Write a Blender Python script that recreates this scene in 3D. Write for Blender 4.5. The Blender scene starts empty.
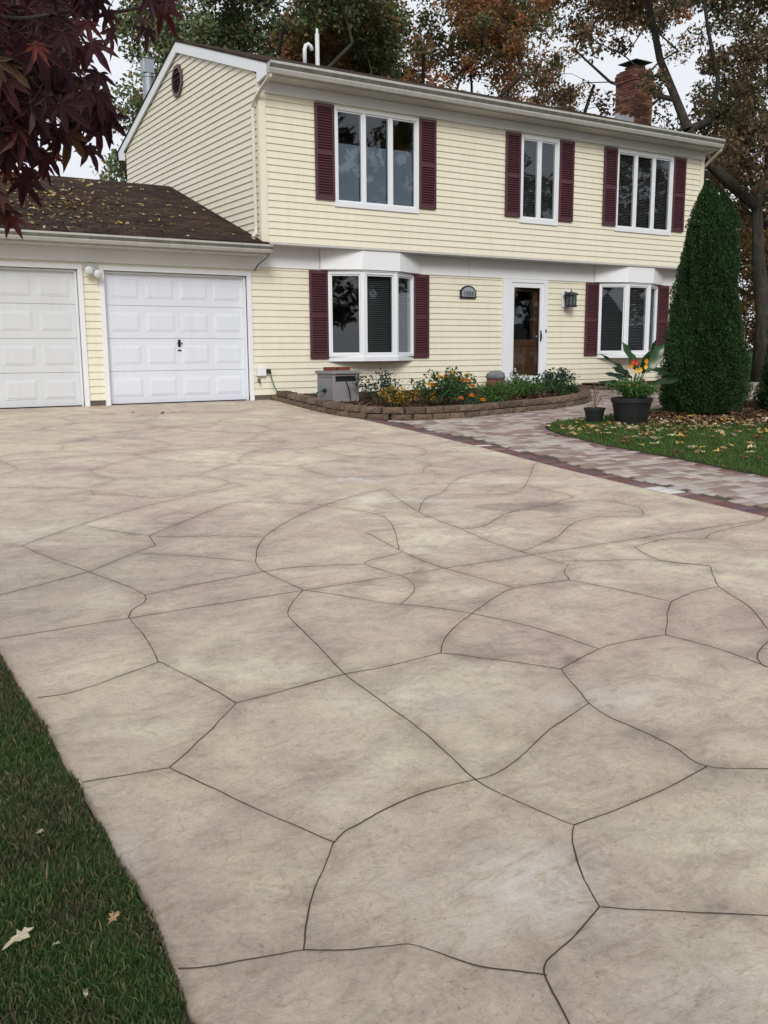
import bpy, math, random
import numpy as np
from mathutils import Matrix, Vector, noise
random.seed(7); rng=np.random.default_rng(11)
SC=bpy.context.scene; COL=SC.collection
R=math.radians
# ------------------------------------------------------------------ camera numbers (metres; Y runs from the street to the house)
F=928.02; YAW=R(32.2596); PIT=R(9.8598); ROL=R(-0.3577); EYE=Vector((0,0,.846))
D=15.19      # ground floor front
U=14.79      # upper floor front (overhang)
SL=.043      # the drive climbs towards the garage
fw=Vector((math.sin(YAW)*math.cos(PIT),math.cos(YAW)*math.cos(PIT),-math.sin(PIT)))
rt=Vector((math.cos(YAW),-math.sin(YAW),0)); up=rt.cross(fw)
r_=rt*math.cos(ROL)+up*math.sin(ROL); u_=-rt*math.sin(ROL)+up*math.cos(ROL)
def ray(x,y): return fw+r_*((x-384)/F)-u_*((y-512)/F)
def at(x,y,Y):
    d=ray(x,y); return EYE+d*(Y/d.y)
def gz(y):
    y=max(-4.0,min(D,y)); return -SL*(D-y)
def G(x,y):
    d=ray(x,y); t=(-SL*D-EYE.z)/(d.z-SL*d.y); q=EYE+d*t; return (q.x,q.y)
# ------------------------------------------------------------------ node helpers
MATS={}
def newmat(name):
    m=bpy.data.materials.new(name); m.use_nodes=True; nt=m.node_tree
    b=nt.nodes['Principled BSDF']; return m,nt,b
def N(nt,t,**k):
    n=nt.nodes.new(t)
    for a,v in k.items():
        if a.startswith('i_'): n.inputs[a[2:].replace('_',' ')].default_value=v
        else: setattr(n,a,v)
    return n
def L(nt,a,b): nt.links.new(a,b)
def ramp(nt,stops,src):
    n=nt.nodes.new('ShaderNodeValToRGB'); e=n.color_ramp.elements
    while len(e)<len(stops): e.new(.5)
    for k,(p,c) in enumerate(stops):
        e[k].position=p; e[k].color=(*c,1) if len(c)==3 else c
    L(nt,src,n.inputs[0]); return n.outputs[0]
def g3(v): return (v,v,v)
def mul(nt,a,b,fac=1.0,typ='MULTIPLY'):
    n=nt.nodes.new('ShaderNodeMix'); n.data_type='RGBA'; n.blend_type=typ
    if isinstance(fac,(int,float)): n.inputs[0].default_value=fac
    else: L(nt,fac,n.inputs[0])
    for s,v in ((6,a),(7,b)):
        if isinstance(v,tuple): n.inputs[s].default_value=(*v,1) if len(v)==3 else v
        else: L(nt,v,n.inputs[s])
    return n.outputs[2]
def noise_(nt,scale,detail=4,rough=.55,dist=0,vec=None):
    n=N(nt,'ShaderNodeTexNoise'); n.inputs['Scale'].default_value=scale; n.inputs['Detail'].default_value=detail
    n.inputs['Roughness'].default_value=rough; n.inputs['Distortion'].default_value=dist
    if vec is not None: L(nt,vec,n.inputs['Vector'])
    return n.outputs['Fac']
def pos(nt,scale=(1,1,1)):
    g=nt.nodes.new('ShaderNodeNewGeometry'); m=nt.nodes.new('ShaderNodeMapping'); m.inputs['Scale'].default_value=scale
    L(nt,g.outputs['Position'],m.inputs['Vector']); return m.outputs[0]
def bump(nt,b,h,strength=.3,dist=.01):
    n=nt.nodes.new('ShaderNodeBump'); n.inputs['Strength'].default_value=strength; n.inputs['Distance'].default_value=dist
    L(nt,h,n.inputs['Height']); L(nt,n.outputs[0],b.inputs['Normal'])
def plain(name,col,rough=.5,var=.12,scale=3,spec=.5,metal=0,grime=0,bmp=0):
    """one colour with a little uneven weathering"""
    m,nt,b=newmat(name); P=pos(nt)
    f=noise_(nt,scale,5,.6,0,P)
    c=ramp(nt,[(.25,g3(1-var)),(.75,g3(1.0))],f)
    base=mul(nt,tuple(col),c)
    if grime:
        P2=pos(nt,(6,6,.6)); f2=noise_(nt,1.6,5,.65,.4,P2)
        base=mul(nt,base,ramp(nt,[(.42,g3(1.0)),(.75,(1-grime,1-grime*1.05,1-grime*1.2))],f2))
    L(nt,base,b.inputs['Base Color']); b.inputs['Roughness'].default_value=rough
    b.inputs['Specular IOR Level'].default_value=spec; b.inputs['Metallic'].default_value=metal
    if bmp: bump(nt,b,noise_(nt,scale*25,3,.6,0,P),bmp,.004)
    return m
def islandmat(name,stops,rough=.6,trans=0,clump=None,clscale=.4,spec=.3):
    """leaf-like faces: colour differs leaf by leaf, and in clumps"""
    m,nt,b=newmat(name); g=nt.nodes.new('ShaderNodeNewGeometry')
    c=ramp(nt,stops,g.outputs['Random Per Island'])
    if clump:
        f=noise_(nt,clscale,2,.5,0,pos(nt)); c2=ramp(nt,clump,g.outputs['Random Per Island'])
        k=ramp(nt,[(.42,g3(0)),(.58,g3(1))],f); c=mul(nt,c,c2,k,'MIX')
    L(nt,c,b.inputs['Base Color']); b.inputs['Roughness'].default_value=rough; b.inputs['Specular IOR Level'].default_value=spec
    if trans:
        t=nt.nodes.new('ShaderNodeBsdfTranslucent'); L(nt,c,t.inputs['Color']); mx=nt.nodes.new('ShaderNodeMixShader')
        mx.inputs[0].default_value=trans; L(nt,b.outputs[0],mx.inputs[1]); L(nt,t.outputs[0],mx.inputs[2])
        L(nt,mx.outputs[0],nt.nodes['Material Output'].inputs['Surface'])
    return m
M={}
M['siding']=plain('cream_siding',(.83,.782,.62),.45,.05,1.2,.4,grime=.07)
M['trim']=plain('white_trim',(.86,.87,.88),.42,.05,1.5,.4,grime=0)
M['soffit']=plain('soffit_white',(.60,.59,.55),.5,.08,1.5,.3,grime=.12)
M['gutter']=plain('gutter_aluminium',(.50,.50,.46),.45,.15,2.5,.4,grime=.15)
M['gutter_lip']=plain('gutter_lip',(.22,.225,.20),.55,.35,3.5,.3,grime=.4)
M['vinyl']=plain('window_vinyl',(.82,.84,.86),.3,.03,2,.5)
M['gdoor']=plain('garage_door_paint',(.74,.775,.84),.4,.05,.9,.4,grime=.05)
M['gdoor_old']=plain('garage_door_paint_worn',(.69,.71,.73),.5,.07,1.2,.35,grime=.05)
M['shutter']=plain('burgundy_shutter',(.098,.034,.045),.42,.25,4,.45)
M['downspout']=plain('downspout_cream',(.62,.59,.48),.45,.1,2,.4,grime=.15)
M['foundation']=plain('foundation_concrete',(.16,.135,.11),.9,.4,5,.2,bmp=.4)
M['black']=plain('black_metal',(.015,.015,.016),.4,.2,6,.5)
M['dark_plastic']=plain('dark_plastic_pot',(.018,.02,.02),.45,.3,6,.4)
M['pvc']=plain('white_pipe',(.75,.77,.78),.4,.1,4,.4)
M['flue']=plain('galvanised_flue',(.36,.40,.43),.38,.25,5,.5,metal=.6)
M['silver']=plain('lamp_silver',(.6,.62,.64),.3,.15,8,.6,metal=.5)
M['bulb']=plain('floodlight_glass',(.72,.76,.78),.12,.05,8,.7)
M['flash']=plain('lead_flashing',(.55,.57,.60),.5,.25,8,.4)
M['interior']=plain('room_wall',(.22,.20,.18),.8,.1,1,.2)
M['blind']=plain('blind_slat',(.26,.265,.26),.6,.08,4,.3)
M['shade']=plain('cellular_shade',(.30,.34,.40),.8,.05,2,.2)
M['greybox']=plain('grey_resin',(.27,.26,.27),.55,.12,5,.4,grime=.15)
M['redbrick']=plain('loose_red_brick',(.20,.055,.04),.85,.35,25,.2,bmp=.5)
M['hose']=plain('green_cord',(.02,.16,.08),.45,.1,5,.4)
M['slab']=plain('step_slab',(.15,.10,.075),.85,.35,5,.2,bmp=.4)
M['bark']=None
def bark(name,col,moss):
    m,nt,b=newmat(name); f=noise_(nt,9,6,.7,.6,pos(nt,(1,1,.35)))
    c=ramp(nt,[(.3,tuple(x*.45 for x in col)),(.55,col),(.75,moss)],f); L(nt,c,b.inputs['Base Color'])
    b.inputs['Roughness'].default_value=.95; b.inputs['Specular IOR Level'].default_value=.15; bump(nt,b,f,.8,.05); return m
M['bark']=bark('oak_bark',(.062,.055,.045),(.078,.092,.062))
M['bark_maple']=bark('maple_bark',(.05,.04,.035),(.06,.05,.045))
def glassmat():
    m,nt,b=newmat('window_glass'); nt.nodes.remove(b)
    tr=N(nt,'ShaderNodeBsdfTransparent'); tr.inputs[0].default_value=(.78,.81,.82,1)
    gl=N(nt,'ShaderNodeBsdfGlossy'); gl.inputs['Roughness'].default_value=.015; gl.inputs['Color'].default_value=(.93,.96,1,1)
    n=noise_(nt,1.7,2,.5,0,pos(nt)); bp=N(nt,'ShaderNodeBump'); bp.inputs['Strength'].default_value=.10; bp.inputs['Distance'].default_value=.02
    L(nt,n,bp.inputs['Height']); L(nt,bp.outputs[0],gl.inputs['Normal'])
    fr=N(nt,'ShaderNodeLayerWeight'); fr.inputs['Blend'].default_value=.5; pw=N(nt,'ShaderNodeMath',operation='POWER'); pw.inputs[1].default_value=4.5; L(nt,fr.outputs['Facing'],pw.inputs[0])
    ad=N(nt,'ShaderNodeMath',operation='MULTIPLY_ADD'); ad.inputs[1].default_value=.9; ad.inputs[2].default_value=.055; ad.use_clamp=True
    L(nt,pw.outputs[0],ad.inputs[0]); mx=N(nt,'ShaderNodeMixShader'); L(nt,ad.outputs[0],mx.inputs[0]); L(nt,tr.outputs[0],mx.inputs[1]); L(nt,gl.outputs[0],mx.inputs[2])
    L(nt,mx.outputs[0],nt.nodes['Material Output'].inputs['Surface']); return m
M['glass']=glassmat()
def woodmat():
    m,nt,b=newmat('brown_door_wood'); f=noise_(nt,3,6,.6,1.2,pos(nt,(14,14,1.2)))
    L(nt,ramp(nt,[(.3,(.10,.038,.016)),(.6,(.22,.088,.036)),(.8,(.28,.12,.05))],f),b.inputs['Base Color']); b.inputs['Roughness'].default_value=.35; return m
M['wood']=woodmat()
def brickmat():
    m,nt,b=newmat('chimney_brick'); g=nt.nodes.new('ShaderNodeNewGeometry')
    f=noise_(nt,14,5,.65,0,pos(nt)); c=ramp(nt,[(0,(.085,.035,.026)),(.35,(.16,.060,.040)),(.7,(.23,.095,.06)),(1,(.32,.16,.10))],g.outputs['Random Per Island'])
    L(nt,mul(nt,c,ramp(nt,[(.3,g3(.45)),(.65,g3(1))],f)),b.inputs['Base Color']); b.inputs['Roughness'].default_value=.9; bump(nt,b,f,.5,.01); return m
M['brick']=brickmat()
M['mortar']=plain('mortar',(.13,.11,.095),.95,.3,12,.1)
def shingle():
    m,nt,b=newmat('brown_shingles'); P=pos(nt)
    tx=N(nt,'ShaderNodeTexBrick'); mp=nt.nodes.new('ShaderNodeMapping'); mp.inputs['Scale'].default_value=(1,1,1)
    sx=N(nt,'ShaderNodeSeparateXYZ'); g=nt.nodes.new('ShaderNodeNewGeometry'); L(nt,g.outputs['Position'],sx.inputs[0])
    cx=N(nt,'ShaderNodeCombineXYZ'); L(nt,sx.outputs[0],cx.inputs[0]); L(nt,sx.outputs[1],cx.inputs[1]); L(nt,cx.outputs[0],tx.inputs['Vector'])
    tx.inputs['Color1'].default_value=(.034,.022,.017,1); tx.inputs['Color2'].default_value=(.075,.050,.038,1); tx.inputs['Mortar'].default_value=(.014,.010,.009,1)
    tx.inputs['Scale'].default_value=1; tx.inputs['Brick Width'].default_value=.24; tx.inputs['Row Height'].default_value=.135; tx.inputs['Mortar Size'].default_value=.008; tx.inputs['Bias'].default_value=-.1
    f=noise_(nt,60,3,.7,0,P); f2=noise_(nt,1.3,4,.6,0,P)
    c=mul(nt,tx.outputs[0],ramp(nt,[(.3,g3(.6)),(.7,g3(1.35))],f)); c=mul(nt,c,ramp(nt,[(.35,g3(.75)),(.7,(1.25,1.15,1.1))],f2))
    L(nt,c,b.inputs['Base Color']); b.inputs['Roughness'].default_value=.95; b.inputs['Specular IOR Level'].default_value=.15
    ad=N(nt,'ShaderNodeMath',operation='MULTIPLY_ADD'); ad.inputs[1].default_value=-1.0; L(nt,tx.outputs['Fac'],ad.inputs[0]); L(nt,f,ad.inputs[2]); bump(nt,b,ad.outputs[0],.7,.012); return m
M['shingle']=shingle()
def concrete():
    m,nt,b=newmat('stained_concrete'); P=pos(nt)
    big=noise_(nt,.85,5,.6,.9,P); mid=noise_(nt,2.6,6,.65,1.6,P)
    c=ramp(nt,[(.28,(.465,.372,.318)),(.42,(.60,.502,.398)),(.55,(.64,.553,.425)),(.66,(.755,.672,.525))],big)
    pk=noise_(nt,.55,3,.5,.6,pos(nt,(1.1,.8,1)))
    c=mul(nt,c,ramp(nt,[(.42,g3(1)),(.64,(.955,.895,.93))],pk))
    c=mul(nt,c,ramp(nt,[(.30,g3(.80)),(.5,g3(1)),(.75,(1.10,1.10,1.10))],mid))
    # trowel swirls
    sw=noise_(nt,3.2,7,.72,3.2,pos(nt,(1,2.2,1))); c=mul(nt,c,ramp(nt,[(.36,(.86,.83,.80)),(.47,g3(1)),(.60,g3(1.0)),(.70,(1.13,1.14,1.14))],sw))
    tr2=noise_(nt,7.5,8,.78,4.5,pos(nt,(1.3,1,1))); c=mul(nt,c,ramp(nt,[(.33,(.84,.81,.78)),(.46,g3(1)),(.58,g3(1.0)),(.68,(1.10,1.10,1.09))],tr2))
    mott=noise_(nt,2.1,6,.72,.9,pos(nt,(.9,1.4,1))); c=mul(nt,c,ramp(nt,[(.33,(.80,.755,.765)),(.47,g3(1)),(.64,(1.10,1.09,1.05))],mott))
    fine=noise_(nt,30,7,.8,1.8,P); c=mul(nt,c,ramp(nt,[(.30,g3(.70)),(.47,g3(1)),(.72,g3(1.16))],fine))
    # small dark flecks
    fl=noise_(nt,38,2,.5,2.5,pos(nt,(1,2.6,1))); c=mul(nt,c,ramp(nt,[(.28,g3(.50)),(.335,g3(1))],fl))
    at_=N(nt,'ShaderNodeAttribute',attribute_name='wear_and_dark')
    wn=noise_(nt,9,4,.6,.8,P)
    k=N(nt,'ShaderNodeMath',operation='MULTIPLY'); L(nt,at_.outputs['Fac'],k.inputs[0]); L(nt,ramp(nt,[(.3,g3(.2)),(.6,g3(1))],wn),k.inputs[1])
    c=mul(nt,c,(.70,.67,.66),k.outputs[0])
    at2=N(nt,'ShaderNodeAttribute',attribute_name='stain'); c=mul(nt,c,(.66,.65,.66),at2.outputs['Fac'])
    at3=N(nt,'ShaderNodeAttribute',attribute_name='pale'); k2=N(nt,'ShaderNodeMath',operation='MULTIPLY'); L(nt,at3.outputs['Fac'],k2.inputs[0]); L(nt,ramp(nt,[(.38,g3(.1)),(.6,g3(1))],sw),k2.inputs[1]); c=mul(nt,c,(.78,.74,.67),k2.outputs[0],'MIX')
    L(nt,c,b.inputs['Base Color'])
    b.inputs['Specular IOR Level'].default_value=.32; L(nt,ramp(nt,[(.3,g3(.52)),(.7,g3(.72))],mid),b.inputs['Roughness'])
    h=N(nt,'ShaderNodeMath',operation='MULTIPLY_ADD'); h.inputs[1].default_value=.9; L(nt,tr2,h.inputs[0]); L(nt,fine,h.inputs[2]); bump(nt,b,h.outputs[0],.8,.012); return m
M['concrete']=concrete()
M['groove']=plain('tooled_groove',(.10,.078,.062),.9,.5,7,.1)
def pavermat():
    m,nt,b=newmat('paver'); a=N(nt,'ShaderNodeAttribute',attribute_name='tint'); f=noise_(nt,30,4,.65,0,pos(nt)); f2=noise_(nt,4,3,.6,0,pos(nt))
    c=mul(nt,a.outputs['Color'],ramp(nt,[(.3,g3(.82)),(.7,g3(1.06))],f)); c=mul(nt,c,ramp(nt,[(.3,g3(.88)),(.7,g3(1.04))],f2))
    L(nt,c,b.inputs['Base Color']); b.inputs['Roughness'].default_value=.85; b.inputs['Specular IOR Level'].default_value=.25; bump(nt,b,f,.3,.004); return m
M['paver']=pavermat()
M['sand']=plain('joint_sand',(.12,.095,.08),.95,.3,9,.1)
def blockmat():
    m,nt,b=newmat('wall_block'); g=nt.nodes.new('ShaderNodeNewGeometry'); f=noise_(nt,16,6,.7,.3,pos(nt))
    c=ramp(nt,[(0,(.10,.068,.045)),(.5,(.155,.105,.07)),(1,(.22,.155,.105))],g.outputs['Random Per Island'])
    c=mul(nt,c,ramp(nt,[(.3,g3(.5)),(.6,g3(1.1))],f)); L(nt,c,b.inputs['Base Color']); b.inputs['Roughness'].default_value=.95; bump(nt,b,f,1,.03); return m
M['block']=blockmat()
def soilmat(name,a,b_,c_):
    m,nt,b=newmat(name); f=noise_(nt,25,6,.75,0,pos(nt)); f2=noise_(nt,2.2,4,.6,0,pos(nt))
    c=mul(nt,ramp(nt,[(.3,a),(.5,b_),(.7,c_)],f),ramp(nt,[(.3,g3(.7)),(.7,g3(1.15))],f2)); L(nt,c,b.inputs['Base Color']); b.inputs['Roughness'].default_value=1
    b.inputs['Specular IOR Level'].default_value=.1; bump(nt,b,f,1,.03); return m
M['soil']=soilmat('bed_soil',(.03,.018,.011),(.075,.045,.028),(.13,.085,.055))
M['mulch']=soilmat('mulch_ground',(.04,.020,.012),(.095,.050,.030),(.16,.09,.055))
M['lawn']=soilmat('lawn_ground',(.035,.03,.018),(.065,.075,.03),(.12,.115,.06))
M['field']=soilmat('lawn_far',(.022,.040,.012),(.035,.065,.018),(.055,.085,.028))
M['asphalt']=plain('asphalt',(.05,.05,.052),.9,.3,8,.2,bmp=.4)
M['grass']=islandmat('grass_blade',[(0,(0.037,0.073,0.022)),(.45,(0.058,0.115,0.032)),(.8,(0.091,0.153,0.042)),(.93,(0.181,0.175,0.074)),(1,(0.311,0.234,0.136))],.55,.3,[(0,(0.037,0.065,0.025)),(.5,(0.071,0.099,0.037)),(.8,(0.155,0.141,0.068)),(1,(0.285,0.199,0.123))],3.0,.25)
M['grass2']=islandmat('grass_blade_right',[(0,(0.037,0.083,0.018)),(.5,(0.068,0.142,0.029)),(.9,(0.105,0.185,0.040)),(1,(0.164,0.147,0.055))],.55,.25,None,1,.25)
M['chips']=islandmat('mulch_chips',[(0,(.035,.017,.011)),(.5,(.10,.05,.032)),(.9,(.17,.10,.06)),(1,(.30,.21,.14))],.9,0,None,1,.1)
M['fallen']=islandmat('fallen_leaf',[(0,(.42,.33,.16)),(1,(.50,.42,.22))],.7,.15)
LEAFCOL=[('pale',(.62,.55,.33)),('yellow',(.55,.40,.10)),('tan',(.42,.28,.14)),('brown',(.20,.10,.05)),('cream',(.60,.54,.38))]
for n_,c_ in LEAFCOL: M['fl_'+n_]=plain('fallen_leaf_'+n_,c_,.7,.3,30,.3)
M['oak_green']=islandmat('oak_leaves_green',[(0,(0.082,0.122,0.055)),(.4,(0.137,0.192,0.082)),(.75,(0.204,0.240,0.098)),(.93,(0.301,0.233,0.096)),(1,(0.410,0.192,0.082))],.55,.25,[(0,(0.077,0.115,0.060)),(.6,(0.137,0.180,0.088)),(1,(0.274,0.218,0.109))],.5)
M['oak_russet']=islandmat('oak_leaves_russet',[(0,(0.215,0.078,0.043)),(.35,(0.332,0.117,0.055)),(.6,(0.430,0.176,0.069)),(.8,(0.196,0.147,0.062)),(1,(0.547,0.274,0.107))],.6,.3,[(0,(0.078,0.107,0.051)),(.6,(0.137,0.156,0.062)),(.9,(0.254,0.176,0.069)),(1,(0.391,0.176,0.069))],.42)
M['oak_dark']=islandmat('oak_leaves_dark',[(0,(0.052,0.068,0.031)),(.4,(0.091,0.107,0.047)),(.7,(0.130,0.130,0.058)),(.88,(0.195,0.124,0.065)),(1,(0.286,0.156,0.072))],.6,.25,[(0,(0.098,0.058,0.036)),(.4,(0.150,0.085,0.047)),(.75,(0.111,0.104,0.049)),(1,(0.260,0.143,0.072))],.45)
M['autumn_gold']=islandmat('autumn_leaves_gold',[(0,(0.208,0.098,0.029)),(.4,(0.338,0.169,0.046)),(.75,(0.468,0.260,0.065)),(1,(0.130,0.130,0.046))],.6,.3,[(0,(0.091,0.058,0.026)),(.6,(0.195,0.104,0.039)),(1,(0.117,0.117,0.046))],.5)
M['maple']=islandmat('red_maple_leaves',[(0,(0.040,0.016,0.021)),(.5,(0.065,0.021,0.028)),(.8,(0.097,0.026,0.029)),(.92,(0.175,0.037,0.029)),(.97,(0.113,0.074,0.031)),(1,(0.210,0.138,0.117))],.5,.32,None,1,.35)
M['arbor']=islandmat('arborvitae_spray',[(0,(.018,.045,.013)),(.5,(.030,.072,.019)),(.85,(.045,.098,.026)),(1,(.075,.13,.038))],.6,.15,[(0,(.014,.036,.013)),(.6,(.025,.058,.018)),(1,(.05,.09,.03))],2.2)
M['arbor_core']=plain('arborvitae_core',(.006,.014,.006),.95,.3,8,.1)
M['leafgreen']=islandmat('plant_leaf_green',[(0,(.025,.065,.018)),(.5,(.045,.11,.03)),(1,(.085,.15,.05))],.5,.2)
M['leafdark']=islandmat('plant_leaf_dark',[(0,(.012,.036,.022)),(.6,(.025,.055,.035)),(1,(.05,.085,.05))],.45,.15)
M['leafyellow']=islandmat('plant_leaf_yellow',[(0,(.03,.055,.02)),(.45,(.06,.085,.03)),(.6,(.42,.26,.04)),(.9,(.5,.30,.05)),(1,(.35,.10,.04))],.55,.2)
M['leafbright']=islandmat('ground_cover_leaf',[(0,(.035,.09,.02)),(.5,(.06,.15,.03)),(1,(.11,.2,.05))],.55,.25)
M['broad']=plain('broad_leaf',(.035,.095,.030),.32,.3,6,.5)
M['broad_dark']=plain('broad_leaf_dark',(.020,.05,.022),.35,.3,6,.5)
M['orange']=plain('orange_petal',(.75,.26,.02),.5,.15,20,.3)
M['yellowp']=plain('yellow_petal',(.80,.50,.05),.5,.15,20,.3)
M['redp']=plain('red_petal',(.62,.07,.03),.5,.15,20,.3)
M['whitep']=plain('white_petal',(.72,.72,.68),.5,.1,20,.3)
M['darkred']=plain('dark_red_leaf',(.10,.015,.02),.5,.2,20,.3)
M['stem']=plain('green_stem',(.06,.085,.03),.5,.2,10,.3)
M['twig']=plain('dry_twig',(.20,.14,.10),.8,.3,10,.2)
M['stone']=plain('rounded_stone',(.26,.26,.27),.8,.5,9,.2,bmp=.6)
M['clay']=plain('clay_pot',(.20,.09,.06),.8,.3,9,.2)
M['plaque']=plain('plaque_face',(.34,.36,.39),.45,.08,6,.4)
M['digit']=plain('plaque_digit',(.03,.045,.075),.4,.05,6,.4)
M['lampglass']=plain('lantern_glass',(.10,.11,.11),.15,.1,6,.6)
M['nbwall']=plain('neighbour_siding',(.42,.42,.40),.6,.1,2,.3)
M['nbroof']=plain('neighbour_roof',(.10,.10,.11),.9,.2,4,.2)
# ------------------------------------------------------------------ mesh building
class MB:
    def __init__(s): s.v=[];s.f=[];s.m=[];s.M=None;s.mi=0
    def add(s,vs,fs):
        b=len(s.v)
        if s.M is not None: vs=[tuple(s.M@Vector(v)) for v in vs]
        s.v+= [tuple(v) for v in vs]; s.f+=[tuple(b+i for i in f) for f in fs]; s.m+=[s.mi]*len(fs); return b
    def quad(s,*p): s.add(p,[tuple(range(len(p)))])
    def box(s,x0,x1,y0,y1,z0,z1):
        s.add([(x0,y0,z0),(x1,y0,z0),(x1,y1,z0),(x0,y1,z0),(x0,y0,z1),(x1,y0,z1),(x1,y1,z1),(x0,y1,z1)],
              [(0,3,2,1),(4,5,6,7),(0,1,5,4),(1,2,6,5),(2,3,7,6),(3,0,4,7)])
    def frust(s,x0,x1,z0,z1,y0,y1,ins):   # raised panel facing -y
        s.add([(x0,y0,z0),(x1,y0,z0),(x1,y0,z1),(x0,y0,z1),(x0+ins,y1,z0+ins),(x1-ins,y1,z0+ins),(x1-ins,y1,z1-ins),(x0+ins,y1,z1-ins)],
              [(4,5,6,7),(0,1,5,4),(1,2,6,5),(2,3,7,6),(3,0,4,7)])
    def prism(s,poly,vec):
        n=len(poly); v=Vector(vec); a=[Vector(p) for p in poly]
        s.add([tuple(p) for p in a]+[tuple(p+v) for p in a],[tuple(range(n))[::-1],tuple(range(n,2*n))]+[(i,(i+1)%n,n+(i+1)%n,n+i) for i in range(n)])
    def tube(s,pts,rad,n=8,cap=True):
        pts=[Vector(p) for p in pts]; 
        if isinstance(rad,(int,float)): rad=[rad]*len(pts)
        rings=[];prev=None
        for i,p in enumerate(pts):
            t=(pts[min(i+1,len(pts)-1)]-pts[max(i-1,0)]).normalized()
            if prev is None: a=t.orthogonal().normalized()
            else: a=(prev-t*prev.dot(t)).normalized() if (prev-t*prev.dot(t)).length>1e-6 else t.orthogonal().normalized()
            prev=a; b=t.cross(a)
            rings.append([p+(a*math.cos(2*math.pi*k/n)+b*math.sin(2*math.pi*k/n))*rad[i] for k in range(n)])
        vs=[tuple(q) for r in rings for q in r]; fs=[]
        for i in range(len(pts)-1):
            for k in range(n): fs.append((i*n+k,i*n+(k+1)%n,(i+1)*n+(k+1)%n,(i+1)*n+k))
        if cap: fs+= [tuple(range(n))[::-1],tuple(range((len(pts)-1)*n,len(pts)*n))]
        s.add(vs,fs)
    def lathe(s,prof,c=(0,0,0),n=20,wob=0):
        vs=[];fs=[]
        for i,(r,z) in enumerate(prof):
            for k in range(n):
                a=2*math.pi*k/n; rr=r*(1+wob*math.sin(3*a+i)); vs.append((c[0]+rr*math.cos(a),c[1]+rr*math.sin(a),c[2]+z))
        for i in range(len(prof)-1):
            for k in range(n): fs.append((i*n+k,i*n+(k+1)%n,(i+1)*n+(k+1)%n,(i+1)*n+k))
        fs+=[tuple(range(n))[::-1],tuple(range((len(prof)-1)*n,len(prof)*n))]; s.add(vs,fs)
    def build(s,name,mats,parent=None,smooth=False,bevel=0):
        me=bpy.data.meshes.new(name); me.from_pydata(s.v,[],s.f)
        if not isinstance(mats,(list,tuple)): mats=[mats]
        for m in mats: me.materials.append(m)
        if len(mats)>1: me.polygons.foreach_set('material_index',s.m)
        if smooth: me.polygons.foreach_set('use_smooth',[True]*len(me.polygons))
        me.update(); return link(name,me,parent,bevel)
def link(name,me,parent=None,bevel=0):
    o=bpy.data.objects.new(name,me); COL.objects.link(o)
    if parent is not None:
        o.parent=parent; o.matrix_parent_inverse=Matrix.Translation(-world(parent))
    if bevel:
        b=o.modifiers.new('bevel','BEVEL'); b.width=bevel; b.segments=2; b.limit_method='ANGLE'; b.angle_limit=R(40)
    return o
WL={}
def world(o): return WL.get(o.name,Vector((0,0,0)))
def npmesh(name,V,Fq,mats,parent=None,smooth=False,midx=None):
    """fast mesh from numpy verts (n,3) and faces (m,k)"""
    me=bpy.data.meshes.new(name); n=len(V); m,k=Fq.shape
    me.vertices.add(n); me.vertices.foreach_set('co',np.asarray(V,np.float32).ravel())
    me.loops.add(m*k); me.loops.foreach_set('vertex_index',Fq.ravel().astype(np.int32))
    me.polygons.add(m); me.polygons.foreach_set('loop_start',np.arange(0,m*k,k,dtype=np.int32)); me.polygons.foreach_set('loop_total',np.full(m,k,np.int32))
    if not isinstance(mats,(list,tuple)): mats=[mats]
    for q in mats: me.materials.append(q)
    if midx is not None: me.polygons.foreach_set('material_index',midx)
    if smooth: me.polygons.foreach_set('use_smooth',np.ones(m,bool))
    me.update(calc_edges=True); me.validate(); return link(name,me,parent)
def tag(o,label=None,cat=None,group=None,kind=None):
    if label: o['label']=label
    if cat: o['category']=cat
    if group: o['group']=group
    if kind: o['kind']=kind
    return o
def empty(name,loc,label,cat,group=None):
    o=bpy.data.objects.new(name,None); COL.objects.link(o); o.location=loc; o.empty_display_size=.1; WL[o.name]=Vector(loc); return tag(o,label,cat,group)
def copy_tree(root,loc,rz=0,label=None,scale=None):
    r=root.copy(); COL.objects.link(r); r.location=loc; r.rotation_euler.z=rz
    if label: r['label']=label
    if scale: r.scale=scale
    for c in list(root.children):
        d=c.copy(); COL.objects.link(d); d.parent=r
        for g in list(c.children):
            e=g.copy(); COL.objects.link(e); e.parent=d
    return r
def struct(o): o['kind']='structure'; return o
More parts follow.
